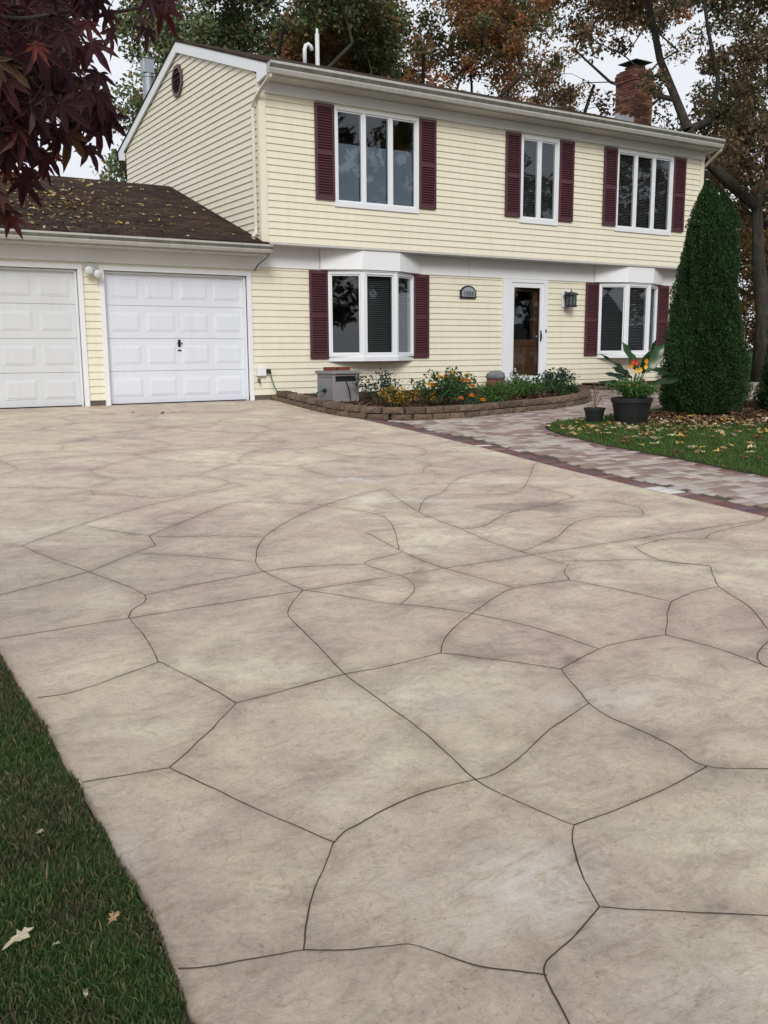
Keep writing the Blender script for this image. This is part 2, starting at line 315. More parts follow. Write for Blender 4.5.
# ------------------------------------------------------------------ outlines on the ground
XR=[(6.1,-4),(6.2,0),(6.39,4.46),(6.48,5.87),(6.58,7.03),(6.75,8.21),(6.91,9.59),(7.02,11.11),(7.12,12.86),(7.2,14.0),(7.22,15.19)]
def interp(tab,y):
    for (x0,y0),(x1,y1) in zip(tab,tab[1:]):
        if y<=y1: return x0+(x1-x0)*max(0,(y-y0))/(y1-y0)
    return tab[-1][0]
XL=.67
XLT=[(.56,-4),(.58,1.3),(.605,1.72),(.63,1.95),(.655,2.3),(.66,2.8),(.67,3.4),(.67,15.2)]
def xl(y): return interp(XLT,y)
def inpoly(px,py,poly):
    c=False;n=len(poly)
    for i in range(n):
        x0,y0=poly[i];x1,y1=poly[i-1]
        if (y0>py)!=(y1>py) and px<(x1-x0)*(py-y0)/(y1-y0)+x0: c=not c
    return c
def catmull(pts,n=8,closed=False):
    out=[];P=[Vector(p) for p in pts];k=len(P)
    rngi=range(k if closed else k-1)
    for i in rngi:
        p0=P[(i-1)%k] if closed or i>0 else P[0]; p1=P[i]; p2=P[(i+1)%k]; p3=P[(i+2)%k] if closed or i+2<k else P[-1]
        for j in range(n):
            t=j/n; out.append(.5*((2*p1)+(-p0+p2)*t+(2*p0-5*p1+4*p2-p3)*t*t+(-p0+3*p1-3*p2+p3)*t**3))
    if not closed: out.append(P[-1])
    return out
ISL_R=[(7.75,-4),(7.95,2),(8.08,5.67),(8.2,6.65),(8.28,7.83),(8.40,8.6),(8.62,9.35),(8.98,9.9),(9.55,10.25),(10.3,10.42),(11.4,10.75),(13,11.15),(16,11.6),(24,12.0)]
isl=[tuple(p) for p in catmull([Vector((a,b)) for a,b in ISL_R],6)]
ISLAND=isl+[(24,-4)]
BED_E=[(7.32,15.17),(7.22,14.4),(7.10,13.3),(7.05,12.4),(7.22,11.72),(7.75,11.42),(8.6,11.42),(9.6,11.62),(11.2,12.04),(12.34,12.6),(13.1,13.4),(13.3,14.0),(12.95,14.42),(12.2,14.5)]
bed=[tuple(p) for p in catmull([Vector((a,b)) for a,b in BED_E],6)]
BED=bed+[(12.2,15.17)]
# ------------------------------------------------------------------ ground
def sheet(name,poly,dz,mat,thick=0):
    """flat piece following the slope of the ground (triangulated fan through bmesh)"""
    import bmesh
    bm=bmesh.new(); vs=[bm.verts.new((x,y,gz(y)+dz)) for x,y in poly]; f=bm.faces.new(vs); bm.normal_update()
    if f.normal.z<0: f.normal_flip()
    ed=list(bm.edges)
    if thick:
        r=bmesh.ops.extrude_edge_only(bm,edges=ed)
        for g in r['geom']:
            if isinstance(g,bmesh.types.BMVert): g.co.z-=thick
    bmesh.ops.triangulate(bm,faces=[f]); bmesh.ops.recalc_face_normals(bm,faces=bm.faces)
    me=bpy.data.meshes.new(name); bm.to_mesh(me); bm.free(); me.materials.append(mat); return struct(link(name,me))
g=MB(); ys=[-150,-4,D,400]
for a,b in zip(ys,ys[1:]): g.quad((-250,a,gz(a)-.035),(350,a,gz(a)-.035),(350,b,gz(b)-.035),(-250,b,gz(b)-.035))
struct(g.build('ground',M['field']))
g=MB(); g.quad((-120,-14,gz(-9)-.02),(150,-14,gz(-9)-.02),(150,-4.6,gz(-9)-.02),(-120,-4.6,gz(-9)-.02)); struct(g.build('street',M['asphalt']))
g=MB(); g.box(-60,XL-.3,-4.55,-4.4,gz(-9)-.2,gz(-9)+.05); g.box(6.4,80,-4.55,-4.4,gz(-9)-.2,gz(-9)+.05); struct(g.build('kerb',M['foundation']))
# grooves traced on the drive
GP=[[(129,618),(147,640),(159,662)],[(159,662),(198,681),(237,703)],[(159,662),(80,690),(38,698)],[(237,703),(205,735),(170,768)],[(170,768),(125,775),(82,783)],
[(170,768),(250,806),(335,843)],[(237,703),(290,689),(342,675),(384,667),(441,653)],[(336,842),(318,880),(307,920),(303,951)],[(303,951),(260,958),(215,966),(178,969)],
[(303,951),(345,950),(384,947),(417,946),(474,965),(510,971),(547,976)],[(336,842),(345,832),(365,820),(384,810),(429,791),(476,780)],
[(303,590),(289,608),(291,619),(315,642),(345,674),(384,703),(429,737),(476,780),(529,807),(574,825)],[(476,780),(495,774),(521,757),(549,730),(589,703)],
[(561,669),(570,681),(589,703),(609,717),(644,732),(674,747),(706,766),(768,769),(860,772)],[(706,766),(674,785),(624,807),(574,825)],[(574,825),(574,845),(584,880),(601,907)],
[(601,907),(684,912),(768,916),(860,925)],[(601,907),(575,936),(556,954),(546,965),(547,980),(556,1002),(568,1024),(590,1075)],[(561,669),(499,660),(441,653)],
[(561,669),(599,649),(634,640),(666,635)],[(441,653),(444,640),(455,627),(474,612),(494,598),(516,588),(569,580)],[(569,580),(564,572),(569,564)],
[(303,590),(350,597),(384,603),(429,607),(474,614),(539,629),(599,649)],[(569,580),(624,591),(671,602)],[(671,602),(667,615),(666,635)],[(671,602),(694,592),(720,587)],
[(710,566),(714,577),(720,587),(749,607),(768,629),(790,650)],[(666,635),(719,649),(768,667),(840,695)],[(768,642),(757,654),(762,664),(768,667)],
[(384,557),(365,563),(384,571),(404,577),(415,589),(401,604)],[(399,550),(434,565),(516,588)],[(461,529),(491,542),(529,554),(566,564)],[(461,529),(484,526),(504,514)],
[(559,536),(565,530),(576,522),(599,517),(641,516),(639,507)],[(22,546),(55,560),(89,572),(145,595),(132,610),(129,618)],[(89,572),(125,557),(150,547),(155,545),(149,536)],[(89,572),(0,595)],
[(145,595),(200,584),(270,571),(300,567),(365,564)],[(137,553),(200,557),(255,562)],[(303,590),(275,577),(259,568),(256,556),(265,537),(300,515),(350,497),(384,489)],
[(149,536),(220,507),(240,502)],[(22,546),(80,525),(150,505),(245,485)],[(80,525),(150,536),(215,536)],[(245,485),(240,475),(220,462)],[(150,480),(240,474)],[(50,499),(105,499),(132,507)],
[(32,489),(50,499),(0,506)],[(25,506),(30,517),(22,520)],[(165,467),(200,457),(240,455)],[(320,505),(384,517),(399,550)],[(365,532),(384,542),(399,550)],[(461,477),(481,472),(500,470)],
[(484,495),(521,490),(534,465)],[(419,512),(425,499),(440,494)],[(639,507),(600,500),(554,504),(574,497)],[(634,547),(659,560),(710,566)],[(559,561),(591,561),(649,560),(710,566)],[(704,539),(716,532),(760,522)],
[(384,489),(419,512),(461,529)],[(634,547),(667,539),(704,539)],[(100,440),(120,447),(165,467)],[(250,436),(300,446),(350,440)],[(300,446),(310,455),(350,470)],[(350,470),(400,462),(440,470)],[(440,445),(480,450),(534,465)],
[(60,425),(100,440),(40,452)],[(180,425),(200,432),(250,436),(240,455)],[(350,440),(400,437),(440,445)],[(568,1024),(610,1050),(700,1060),(800,1040)],[(590,1075),(560,1150),(450,1180)],[(178,969),(150,975)]]
GW=[]
from mathutils.geometry import delaunay_2d_cdt
def voronoi_edges(y0,y1,st):
    rg=random.Random(19); P_=[];row=0;y=y0-st
    while y<y1+st*1.5:
        x=-1.2+(row%2)*st*.6
        while x<9.5: P_.append(Vector((x+rg.uniform(-.33,.33)*st,y+rg.uniform(-.30,.30)*st))); x+=st*1.22
        y+=st*.86; row+=1
    vs,ed,fs,*_=delaunay_2d_cdt(P_,[],[],0,.001)
    cc={};em={}
    for i,f in enumerate(fs):
        a,b,c=[Vector(vs[k]) for k in f]; d=2*(a.x*(b.y-c.y)+b.x*(c.y-a.y)+c.x*(a.y-b.y))
        if abs(d)<1e-6: continue
        cc[i]=Vector(((a.length_squared*(b.y-c.y)+b.length_squared*(c.y-a.y)+c.length_squared*(a.y-b.y))/d,(a.length_squared*(c.x-b.x)+b.length_squared*(a.x-c.x)+c.length_squared*(b.x-a.x))/d))
        for k in range(3): em.setdefault(tuple(sorted((f[k],f[(k+1)%3]))),[]).append(i)
    out=[]
    for e,fl in em.items():
        if len(fl)==2 and fl[0] in cc and fl[1] in cc: out.append((cc[fl[0]],cc[fl[1]]))
    return out
FARY=7.3
def clampx(p): return Vector((min(max(p.x,XL),interp(XR,min(p.y,D))),min(p.y,D)))
for a,b in voronoi_edges(FARY,D,1.02):
    if min(a.y,b.y)<FARY or min(a.y,b.y)>D-.1 or (a-b).length<.08: continue
    if max(a.x,b.x)<XL or min(a.x,b.x)>interp(XR,min(D,a.y)): continue
    if not(XL<a.x<interp(XR,min(a.y,D)) and a.y<D) and not(XL<b.x<interp(XR,min(b.y,D)) and b.y<D): continue
    nr=Vector((-(b-a).y,(b-a).x))*random.uniform(-.14,.14); GW.append([clampx(a+(b-a)*(k/8)+nr*4*(k/8)*(1-k/8)) for k in range(9)])
for p in GP:
    q=[Vector(G(*a)) for a in p]
    if sum(a.y for a in q)/len(q)>FARY-.1: continue
    q=catmull(q,5) if len(q)>2 else [q[0].lerp(q[-1],k/6) for k in range(7)]
    GW.append(q)
def closest(p,skip,end):
    best=None
    for j,q in enumerate(GW):
        if j==skip: continue
        for c in q:
            d=(c-p).length
            if best is None or d<best[0]: best=(d,c)
    return best
for it in range(2):
    for i in range(len(GW)):
        for end in (0,-1):
            q=GW[i]; p=q[end]
            if p.x<XL+.06 or p.y>D-.08 or p.x>interp(XR,min(p.y,D))-.06 or p.y<.2: continue
            bst=closest(p,i,end)
            if bst[0]<.05: continue
            t=(q[end]-q[1 if end==0 else -2]).normalized(); cand=None
            for j,o in enumerate(GW):
                if j==i: continue
                for c in o:
                    d=c-p
                    if d.length<2.2 and d.length>.03:
                        sc=d.length*(1.8-d.normalized().dot(t)*1.1)
                        if cand is None or sc<cand[0]: cand=(sc,c)
            ex=min((abs(p.x-XL),Vector((XL,p.y+.1))),(abs(interp(XR,p.y)-p.x),Vector((interp(XR,p.y),p.y+.1))),key=lambda v:v[0])
            tgt=cand[1] if cand and (cand[0]<ex[0]*1.6 or ex[0]>1.2) else ex[1]
            if cand is None and ex[0]>1.5: continue
            dd=tgt-p; nr=t*dd.length*.35; new=[p.lerp(tgt,k/6)+nr*(k/6)*(1-k/6)**2 for k in range(1,7)]
            if end==0: GW[i]=new[::-1]+q
            else: GW[i]=q+new
GW.append([Vector((XL+.02,4.46)),Vector((2.2,4.465)),Vector((4.2,4.45)),Vector((interp(XR,4.4)-.02,4.42))])
GW.append([Vector((XL+.02,9.9)),Vector((interp(XR,9.9)-.02,9.95))])
GW.append([Vector((XL+.02,-.6)),Vector((interp(XR,-.6)-.02,-.6))])
# driveway slab as a grid with stain and tone attributes
SA=np.concatenate([[p.to_tuple()[:2] for p in q[:-1]] for q in GW]); SB=np.concatenate([[p.to_tuple()[:2] for p in q[1:]] for q in GW])
STAIN=[(487,654,44,7,.7),(571,661,14,5,.9),(640,733,30,7,.5),(713,766,26,6,.75),(615,905,20,8,.7),(548,958,12,10,.5),(585,700,12,6,.6),(420,579,12,8,.6),(528,507,50,5,.8),(415,557,14,3,.5),(664,590,20,5,.4),(740,612,20,8,.5),(648,930,14,8,.35),(350,829,10,5,.4),(500,770,16,4,.55),(560,735,12,6,.4),(404,505,30,4,.4),(470,648,16,4,.4)]
PALE=[(520,885,150,50,.9),(360,480,60,3,.8),(400,500,70,4,.6),(620,700,90,20,.4),(700,990,90,40,.5),(120,860,40,50,.45),(420,700,100,20,.35)]
nx=np.linspace(0,1,150); yy=[-4.0]
while yy[-1]<D-.02: yy.append(min(D-.002,yy[-1]+(.04 if -.2<yy[-1]<7 else .09)))
yy=np.array(yy); xr=np.array([interp(XR,y) for y in yy])
xlv=np.array([xl(y) for y in yy]); X=xlv[:,None]+np.outer(xr-xlv,nx); Yg=np.repeat(yy[:,None],len(nx),1)
wob=np.array([.012*noise.noise(Vector((0,y*3,1)))+.006*noise.noise(Vector((5,y*11,2))) for y in yy]); X[:,0]+=wob
Zg=-SL*(D-Yg)
Pp=np.stack([X.ravel(),Yg.ravel()],1); dist=np.full(len(Pp),9.)
for a,b in zip(SA,SB):
    ab=b-a; lo=np.minimum(a,b)-.3; hi=np.maximum(a,b)+.3
    k=np.where((Pp[:,0]>lo[0])&(Pp[:,0]<hi[0])&(Pp[:,1]>lo[1])&(Pp[:,1]<hi[1]))[0]
    if len(k)==0: continue
    t=np.clip(((Pp[k]-a)@ab)/max(ab@ab,1e-9),0,1); d=np.linalg.norm(Pp[k]-a-t[:,None]*ab,axis=1); dist[k]=np.minimum(dist[k],d)
wear_and_dark=np.exp(-(dist/.055)**1.3)*.75  # halo of dirt along the grooves
wear_and_dark=np.maximum(wear_and_dark,np.exp(-np.abs(Pp[:,0]-np.repeat(xlv,len(nx)))/.05)*.9); wear_and_dark=np.maximum(wear_and_dark,np.exp(-np.abs(Pp[:,1]-D)/.25)*.8)  # tone also darkens along the left edge and at the garage front
wear_and_dark=np.maximum(wear_and_dark,np.clip((Pp[:,1]-13.4)/2.2,0,1)*.55)  # broad darker tone over the last stretch before the garage
def blobs(lst,soft):
    out=np.zeros(len(Pp))
    for (px,py,rx,ry,a) in lst:
        c=np.array(G(px,py)); e1=np.array(G(px+rx,py))-c; e2=np.array(G(px,py-ry))-c
        Mx=np.linalg.inv(np.stack([e1,e2],1)); q=(Pp-c)@Mx.T; rr=np.hypot(q[:,0],q[:,1])
        k=np.where(rr<1.8)[0]; n=np.array([noise.noise(Vector((Pp[i,0]*4,Pp[i,1]*4,px*.1))) for i in k]) if len(k) else 0
        if len(k): out[k]=np.maximum(out[k],a*np.clip((1.0+.45*n-rr[k])/soft,0,1))
    return out
stain=blobs(STAIN,.16)*1.05; pale=blobs(PALE,.8)
ny,nxn=X.shape; idx=np.arange(ny*nxn).reshape(ny,nxn)
V=np.stack([X,Yg,Zg],-1).reshape(-1,3)
Fq=np.stack([idx[:-1,:-1],idx[:-1,1:],idx[1:,1:],idx[1:,:-1]],-1).reshape(-1,4)
# skirts
lo=V[idx[:,0]].copy(); lo[:,2]-=.10; lo[:,0]-=.005; ro=V[idx[:,-1]].copy(); ro[:,2]-=.10
li=np.arange(len(lo))+len(V); ri=li+len(lo); V2=np.concatenate([V,lo,ro])
sk=np.concatenate([np.stack([idx[:-1,0],idx[1:,0],li[1:],li[:-1]],-1),np.stack([idx[:-1,-1],ri[:-1],ri[1:],idx[1:,-1]],-1)])
n_top=len(Fq); FF=np.concatenate([Fq,sk])
# tooled grooves: narrow ribbons in the same mesh
rv=[];rf=[];base=len(V2)
for gi,q in enumerate(GW):
    ln=0
    fine=[]
    for a,b in zip(q,q[1:]):
        n=max(1,int((b-a).length/.035)); fine+=[a.lerp(b,k/n) for k in range(n)]
    fine.append(q[-1]); 
    for i,p in enumerate(fine):
        t=(fine[min(i+1,len(fine)-1)]-fine[max(i-1,0)]); t=t.normalized() if t.length>0 else Vector((1,0)); nrm=Vector((-t.y,t.x))
        jx=noise.noise(Vector((p.x*7,p.y*7,gi)))*.007+noise.noise(Vector((p.x*28,p.y*28,gi)))*.0025; w=(.0021+.0012*noise.noise(Vector((p.x*5,p.y*5,3+gi))))*(1 if p.y<5 else max(.55,1-.09*(p.y-5)))
        c=p+nrm*jx
        for s_ in (-1,1):
            e=c+nrm*w*s_; e.x=min(max(e.x,xl(e.y)+.003),interp(XR,e.y)-.003) if -4<e.y<D else e.x; rv.append((e.x,e.y,-SL*(D-e.y)+.0015))
        if i: k=base+len(rv)-4; rf.append((k,k+1,k+3,k+2))
V3=np.concatenate([V2,np.array(rv)]); F3=np.concatenate([FF,np.array(rf)])
mi=np.zeros(len(F3),np.int32); mi[len(FF):]=1
drive=struct(npmesh('driveway',V3,F3,[M['concrete'],M['groove']],midx=mi))
for nm,arr in (('wear_and_dark',wear_and_dark),('stain',stain),('pale',pale)):
    a=drive.data.attributes.new(nm,'FLOAT','POINT'); full=np.zeros(len(V3),np.float32); full[:len(arr)]=arr; a.data.foreach_set('value',full)
# paver walk
walk_poly=[(interp(XR,y)+.004,y) for y in np.linspace(-4,15.17,60)]+[(24,15.17),(24,-4)]
sheet('walkway_bedding',[(interp(XR,y)+.006,y) for y in np.linspace(-4,15.17,60)]+[(24,15.17),(24,11)]+[p for p in reversed(isl)],-.012,M['sand'])
pv=[];pf=[];pc=[]
def paver(c,ax,hx,hy,col,h=.0):
    ax=Vector(ax).normalized(); ay=Vector((-ax.y,ax.x)); b=len(pv); ch=.006
    dz=random.uniform(-.0015,.0015)+h
    for (sx,sy,ins,z) in [(-1,-1,0,-.012),(1,-1,0,-.012),(1,1,0,-.012),(-1,1,0,-.012),(-1,-1,0,-.004),(1,-1,0,-.004),(1,1,0,-.004),(-1,1,0,-.004),(-1,-1,ch,0),(1,-1,ch,0),(1,1,ch,0),(-1,1,ch,0)]:
        p=Vector(c)+ax*(sx*(hx-ins))+ay*(sy*(hy-ins)); pv.append((p.x,p.y,gz(p.y)+z+dz)); pc.append(col)
    for k in (0,4):
        for i in range(4): j=(i+1)%4; pf.append((b+k+i,b+k+j,b+k+4+j,b+k+4+i))
    pf.append((b+8,b+9,b+10,b+11))
def vary(c,a=.12):
    s=random.uniform(1-a,1+a); return (c[0]*s,c[1]*s*random.uniform(.97,1.03),c[2]*s*random.uniform(.96,1.04),1)
LIGHT=(.47,.405,.365); PINK=(.29,.205,.18); RED=(.17,.085,.075); TAN=(.37,.30,.25)
# border course along the drive (bricks across the line) and round the lawn
BW=.125
def along(tab,step,off,fn,y0,y1):
    pts=[Vector(p) for p in tab]; acc=0
    dense=[]
    for a,b in zip(pts,pts[1:]):
        n=max(1,int((b-a).length/.01)); dense+=[a.lerp(b,k/n) for k in range(n)]
    last=None
    for i in range(1,len(dense)-1):
        acc+=(dense[i]-dense[i-1]).length
        if acc>=step:
            acc=0; t=(dense[i+1]-dense[i-1]).normalized(); nr=Vector((t.y,-t.x)); c=dense[i]+nr*off
            if y0<c.y<y1: fn(c,t)
wht=[G(671,493),G(479,446),G(655,489)]
def bfn(c,t):
    col=vary(random.choice([RED,RED,(.23,.135,.13),(.155,.095,.11)]),.18)
    if any((c-Vector(w)).length<.09 for w in wht): col=(.62,.62,.58,1)
    paver(c,t,.048,.105,col)
along(XR,.104,.115,bfn,-3.9,12.6)
def bfn2(c,t): paver(c,t,.098,.050,vary(random.choice([RED,(.25,.16,.15),(.2,.13,.14)]),.15))
along(isl,.204,-.06,bfn2,-3.9,12.5)
def inwalk(x,y):
    if y>15.1 or y<-3.9 or x>23: return False
    if x<interp(XR,y)+.26: return y>12.4 and x>interp(XR,y)+.06
    if inpoly(x,y,ISLAND): return False
    return not inpoly(x,y,BED)
isa=np.array(isl)
row=0; y=-3.9
while y<15.1:
    hh=.115; x=6.1+random.uniform(0,.2)
    while x<22.8:
        w=random.choice([.115,.175,.235,.235])
        cx,cy=x+w/2,y+hh/2
        if inwalk(cx,cy) and np.min(np.hypot(isa[:,0]-cx,isa[:,1]-cy))>.115 and inwalk(cx-w*.35,cy) and (cy>-1 ):
            paver((cx,cy),(1,0),w/2-.003,hh/2-.003,vary(random.choice([LIGHT,LIGHT,LIGHT,TAN,PINK,PINK]),.10))
        x+=w
    y+=hh
wk=npmesh('walkway',np.array(pv),np.array(pf),M['paver']); struct(wk)
a=wk.data.attributes.new('tint','FLOAT_COLOR','POINT'); a.data.foreach_set('color',np.array(pc,np.float32).ravel())
sheet('lawn',ISLAND,.006,M['lawn'],.04)
sheet('left_lawn',[(xl(q)-.012,q) for q in (-4,1.3,1.72,1.95,2.3,2.8,3.4,14.9)]+[(-12,14.9),(-12,-4)],-.012,M['lawn'])
# mulch under the conifers
mp=[tuple(p) for p in catmull([Vector(p) for p in [(10.9,9.15),(12.0,8.75),(13.6,8.55),(16,8.4),(20,8.6),(20.5,11.3),(16,11.2),(13.2,10.95),(11.5,10.6),(10.75,10.0)]],5,True)]
sheet('mulch_bed',mp,.016,M['mulch'],.02)
sheet('flower_bed_soil',[(x,y) for x,y in BED],.07,M['soil'])
# right hand bed against the house
RB=[(14.75,15.17),(14.75,14.75),(15.4,14.55),(18.4,14.5),(18.4,15.17)]
sheet('side_bed_soil',RB,.12,M['soil'])
# ------------------------------------------------------------------ grass, chips
def blades(name,xs,ys,hs,ws,mat,zoff,label,lean=.5):
    n=len(xs); a=rng.uniform(0,2*np.pi,n); d=np.stack([np.cos(a),np.sin(a)],1); b=rng.uniform(0,2*np.pi,n); l=rng.uniform(.1,1,n)**1.5*lean*hs*1.6
    z=np.array([gz(v) for v in ys])+zoff; base=np.stack([xs,ys,z],1)
    s=np.concatenate([d,np.zeros((n,1))],1)*ws[:,None]; ln=np.stack([np.cos(b)*l,np.sin(b)*l,np.zeros(n)],1)
    upv=np.zeros((n,3)); upv[:,2]=hs
    v0=base-s; v1=base+s; m=base+upv*.62+ln*.38; v2=m+s*.75; v3=m-s*.75; t=base+upv*np.sqrt(np.clip(1-(l/hs/2.2)**2,.2,1))[:,None]+ln; v4=t+s*.12; v5=t-s*.12
    V=np.stack([v0,v1,v2,v3,v4,v5],1).reshape(-1,3); k=np.arange(n)[:,None]*6
    Fq=np.concatenate([k+np.array([0,1,2,3]),k+np.array([3,2,4,5])])
    o=npmesh(name,V,Fq,mat,smooth=True); return tag(o,label,'grass',kind='stuff')
def scatter(n,x0,x1,y0,y1,ok): 
    xs=rng.uniform(x0,x1,n);ys=rng.uniform(y0,y1,n);k=[i for i in range(n) if ok(xs[i],ys[i])]; return xs[k],ys[k]
def ledge(x,y): return x<xl(y)-.006+.022*noise.noise(Vector((0,y*6,7)))+.016*noise.noise(Vector((3,y*23,7)))
xs,ys=scatter(150000,-.3,XL+.02,1.2,5.2,lambda x,y: ledge(x,y) and noise.noise(Vector((x*5,y*5,0)))+.78>random.random()*.75)
n1=len(xs); hs=rng.uniform(.008,.026,n1)*(1+.4*np.array([noise.noise(Vector((a*2.5,b*2.5,4))) for a,b in zip(xs,ys)])); 
big=rng.random(n1)<.010; hs[big]*=2.4; hs[xs>.61]*=.8
x2,y2=scatter(26000,-5,XL,-2.5,14.8,lambda x,y: not(-.3<x and 1.2<y<5.2) )
h2=rng.uniform(.03,.055,len(x2))
xs=np.concatenate([xs,x2]);ys=np.concatenate([ys,y2]);hs=np.concatenate([hs,h2]); ws=np.where(np.arange(len(xs))<n1,rng.uniform(.0013,.0030,len(xs)),.007)
blades('lawn_grass',xs,ys,hs,ws,M['grass'],-.012,'dark green mown grass along the left edge of the concrete drive',.75)
def okr(x,y): return inpoly(x,y,ISLAND) and not (inpoly(x,y,mp) and noise.noise(Vector((x*3,y*3,0)))<.45)
xs,ys=scatter(90000,7.9,14,1.5,11,okr)
blades('island_grass',xs,ys,rng.uniform(.022,.05,len(xs)),rng.uniform(.003,.007,len(xs)),M['grass2'],.004,'short bright green grass of the lawn right of the paver walk',.6)
# blades on the strip left of the foundation etc. are few: chips of mulch
def chips(name,xs,ys,z,size,mat,label,cat,asp=(.2,.5)):
    n=len(xs); a=rng.uniform(0,6.28,n); t=rng.normal(0,.35,(n,2)); l=size*rng.uniform(.5,1.6,n); w=l*rng.uniform(asp[0],asp[1],n)
    u=np.stack([np.cos(a),np.sin(a),t[:,0]],1)*l[:,None]; v=np.stack([-np.sin(a),np.cos(a),t[:,1]],1)*w[:,None]
    c=np.stack([xs,ys,z+rng.uniform(.002,.02,n)],1); V=np.stack([c-u-v,c+u-v,c+u+v,c-u+v],1).reshape(-1,3)
    o=npmesh(name,V,np.arange(n*4).reshape(-1,4),mat); return tag(o,label,cat,kind='stuff')
xs,ys=scatter(26000,10.6,19,8.2,11.4,lambda x,y: inpoly(x,y,mp)); chips('mulch',xs,ys,np.array([gz(v) for v in ys])+.016,.022,M['chips'],'reddish brown mulch and leaf litter under the conifers','mulch')
xs,ys=scatter(9000,7,13.4,11.3,15.15,lambda x,y: inpoly(x,y,BED)); chips('bed_litter',xs,ys,np.array([gz(v) for v in ys])+.072,.022,M['chips'],'brown bark and dead leaves over the front flower bed','leaf litter')
# ------------------------------------------------------------------ HOUSE
X0=.9; XC=6.96; XE=17.94; YB=21.95
house=empty('house',(7,D,0),'two storey cream sided house with burgundy shutters and an attached two car garage','house')
EXP=.114; TH=.019
def lap(mb,O,ax,out,z0,z1,sr,ops,exp=EXP,th=TH,phase=0):
    """clapboards on a vertical plane: O + ax*s + z, sr(z)->(s0,s1), ops rectangles left open"""
    O=Vector(O);ax=Vector(ax);out=Vector(out)
    def P(s,z,o): q=O+ax*s+out*o; return (q.x,q.y,z)
    z=z0-phase
    while z<z1-1e-4:
        a,b=max(z,z0),min(z+exp,z1); cuts=sorted({a,b}|{c for o in ops for c in (o[2],o[3]) if a<c<b})
        for za,zb in zip(cuts,cuts[1:]):
            A0,A1=sr(za);B0,B1=sr(zb); iv=[(None,None)]
            hits=sorted([(o[0],o[1]) for o in ops if o[2]<(za+zb)/2<o[3]])
            segs=[];cur=None
            for h in hits: segs.append((cur,h[0])); cur=h[1]
            segs.append((cur,None))
            oa=th*(1-(za-z)/exp); ob=th*(1-(zb-z)/exp)
            for (l,r) in segs:
                a0=A0 if l is None else l; b0=B0 if l is None else l; a1=A1 if r is None else r; b1=B1 if r is None else r
                if a1-a0<.004 and b1-b0<.004: continue
                mb.quad(P(a0,za,oa),P(max(a1,a0),za,oa),P(max(b1,b0),zb,ob),P(b0,zb,ob))
                if abs(za-z)<1e-6: mb.quad(P(a0,za,0),P(max(a1,a0),za,0),P(max(a1,a0),za,oa),P(a0,za,oa))
        z+=exp
# ground floor openings
G1=(1.475,3.935); G2=(4.342,6.804)
OPS1=[(G1[0],G1[1],0,2.13),(G2[0],G2[1],0,2.13),(8.395,10.26,.71,2.29),(12.70,13.592,.21,2.22),(15.193,17.045,.71,2.29)]
w=MB(); lap(w,(0,D,0),(1,0,0),(0,-1,0),.085,2.56,lambda z:(X0,XE),OPS1)
w.build('lower_siding',M['siding'],house)
OPS2=[(8.345,10.124,3.373,5.014),(12.55,13.569,3.373,5.014),(15.206,16.957,3.373,5.014)]
w=MB(); lap(w,(0,U,0),(1,0,0),(0,-1,0),2.675,5.05,lambda z:(XC+.08,XE-.08),OPS2)
w.build('upper_siding',M['siding'],house)
# gable walls (left one stands over the garage roof)
PK=(U+YB)/2
def roofz(y): return 5.42+(.34*(y-(U-.40)) if y<PK else .34*((2*PK-(U-.40))-y))
def gsr(z):
    lo=U+.0;hi=YB
    if z>5.22:
        d=(z+.20-5.42)/.34; lo=max(lo,U-.40+d); hi=min(hi,2*PK-lo)
    return (lo+.02,hi-.02)
w=MB(); lap(w,(XC,0,0),(0,1,0),(-1,0,0),2.6,6.55,gsr,[],phase=.03); w.build('gable_siding',M['siding'],house); w=MB(); lap(w,(XE,0,0),(0,1,0),(1,0,0),.085,6.55,lambda z:(max(gsr(z)[0],D if z<2.67 else U)+.02,gsr(z)[1]),[])
w.build('gable_siding',M['siding'],house)
# shell behind the boards: sheathing with the same openings, back walls, floors, partitions
w=MB()
def solidwall(mb,y0,y1,x0,x1,z0,z1,ops):
    xs=sorted({x0,x1}|{o[0] for o in ops}|{o[1] for o in ops}); 
    for a,b in zip(xs,xs[1:]):
        m=(a+b)/2; hz=sorted([(o[2],o[3]) for o in ops if o[0]<m<o[1]]); c=z0
        for h in hz:
            if h[0]>c+.001: mb.box(a,b,y0,y1,c,h[0])
            c=h[1]
        if z1>c+.001: mb.box(a,b,y0,y1,c,z1)
solidwall(w,D+.004,D+.14,X0+.004,XE-.004,.0,2.56,OPS1); solidwall(w,U+.004,U+.14,XC+.004,XE-.004,2.68,5.38,OPS2)
w.box(X0+.004,X0+.14,D+.15,23.5,0,2.5); w.box(X0+.15,XE-.15,21.8,YB,0,2.6); w.box(XC+.004,XC+.14,D+.15,21.8,0,5.3); w.box(XE-.14,XE-.004,D+.15,21.8,0,5.3); w.box(XC+.15,XE-.15,21.8,YB,2.6,5.3)
w.box(XC+.15,XE-.15,U+.15,21.8,2.70,2.9); w.box(XC+.15,XE-.15,U+.15,21.8,5.0+.09,5.2); w.box(XC+.15,XE-.15,18.6,18.7,.05,5.05); w.box(X0+.15,XE-.15,D+.15,21.8,-.05,.03)
w.box(X0+.15,XC-.01,23.35,23.5,0,2.5)
w.box(11.2,11.3,D+.15,18.6,.03,2.7);w.box(14.2,14.3,D+.15,18.6,.03,2.7);w.box(11.3,11.4,U+.16,18.6,2.9,5.09);w.box(14.2,14.3,U+.16,18.6,2.9,5.09)
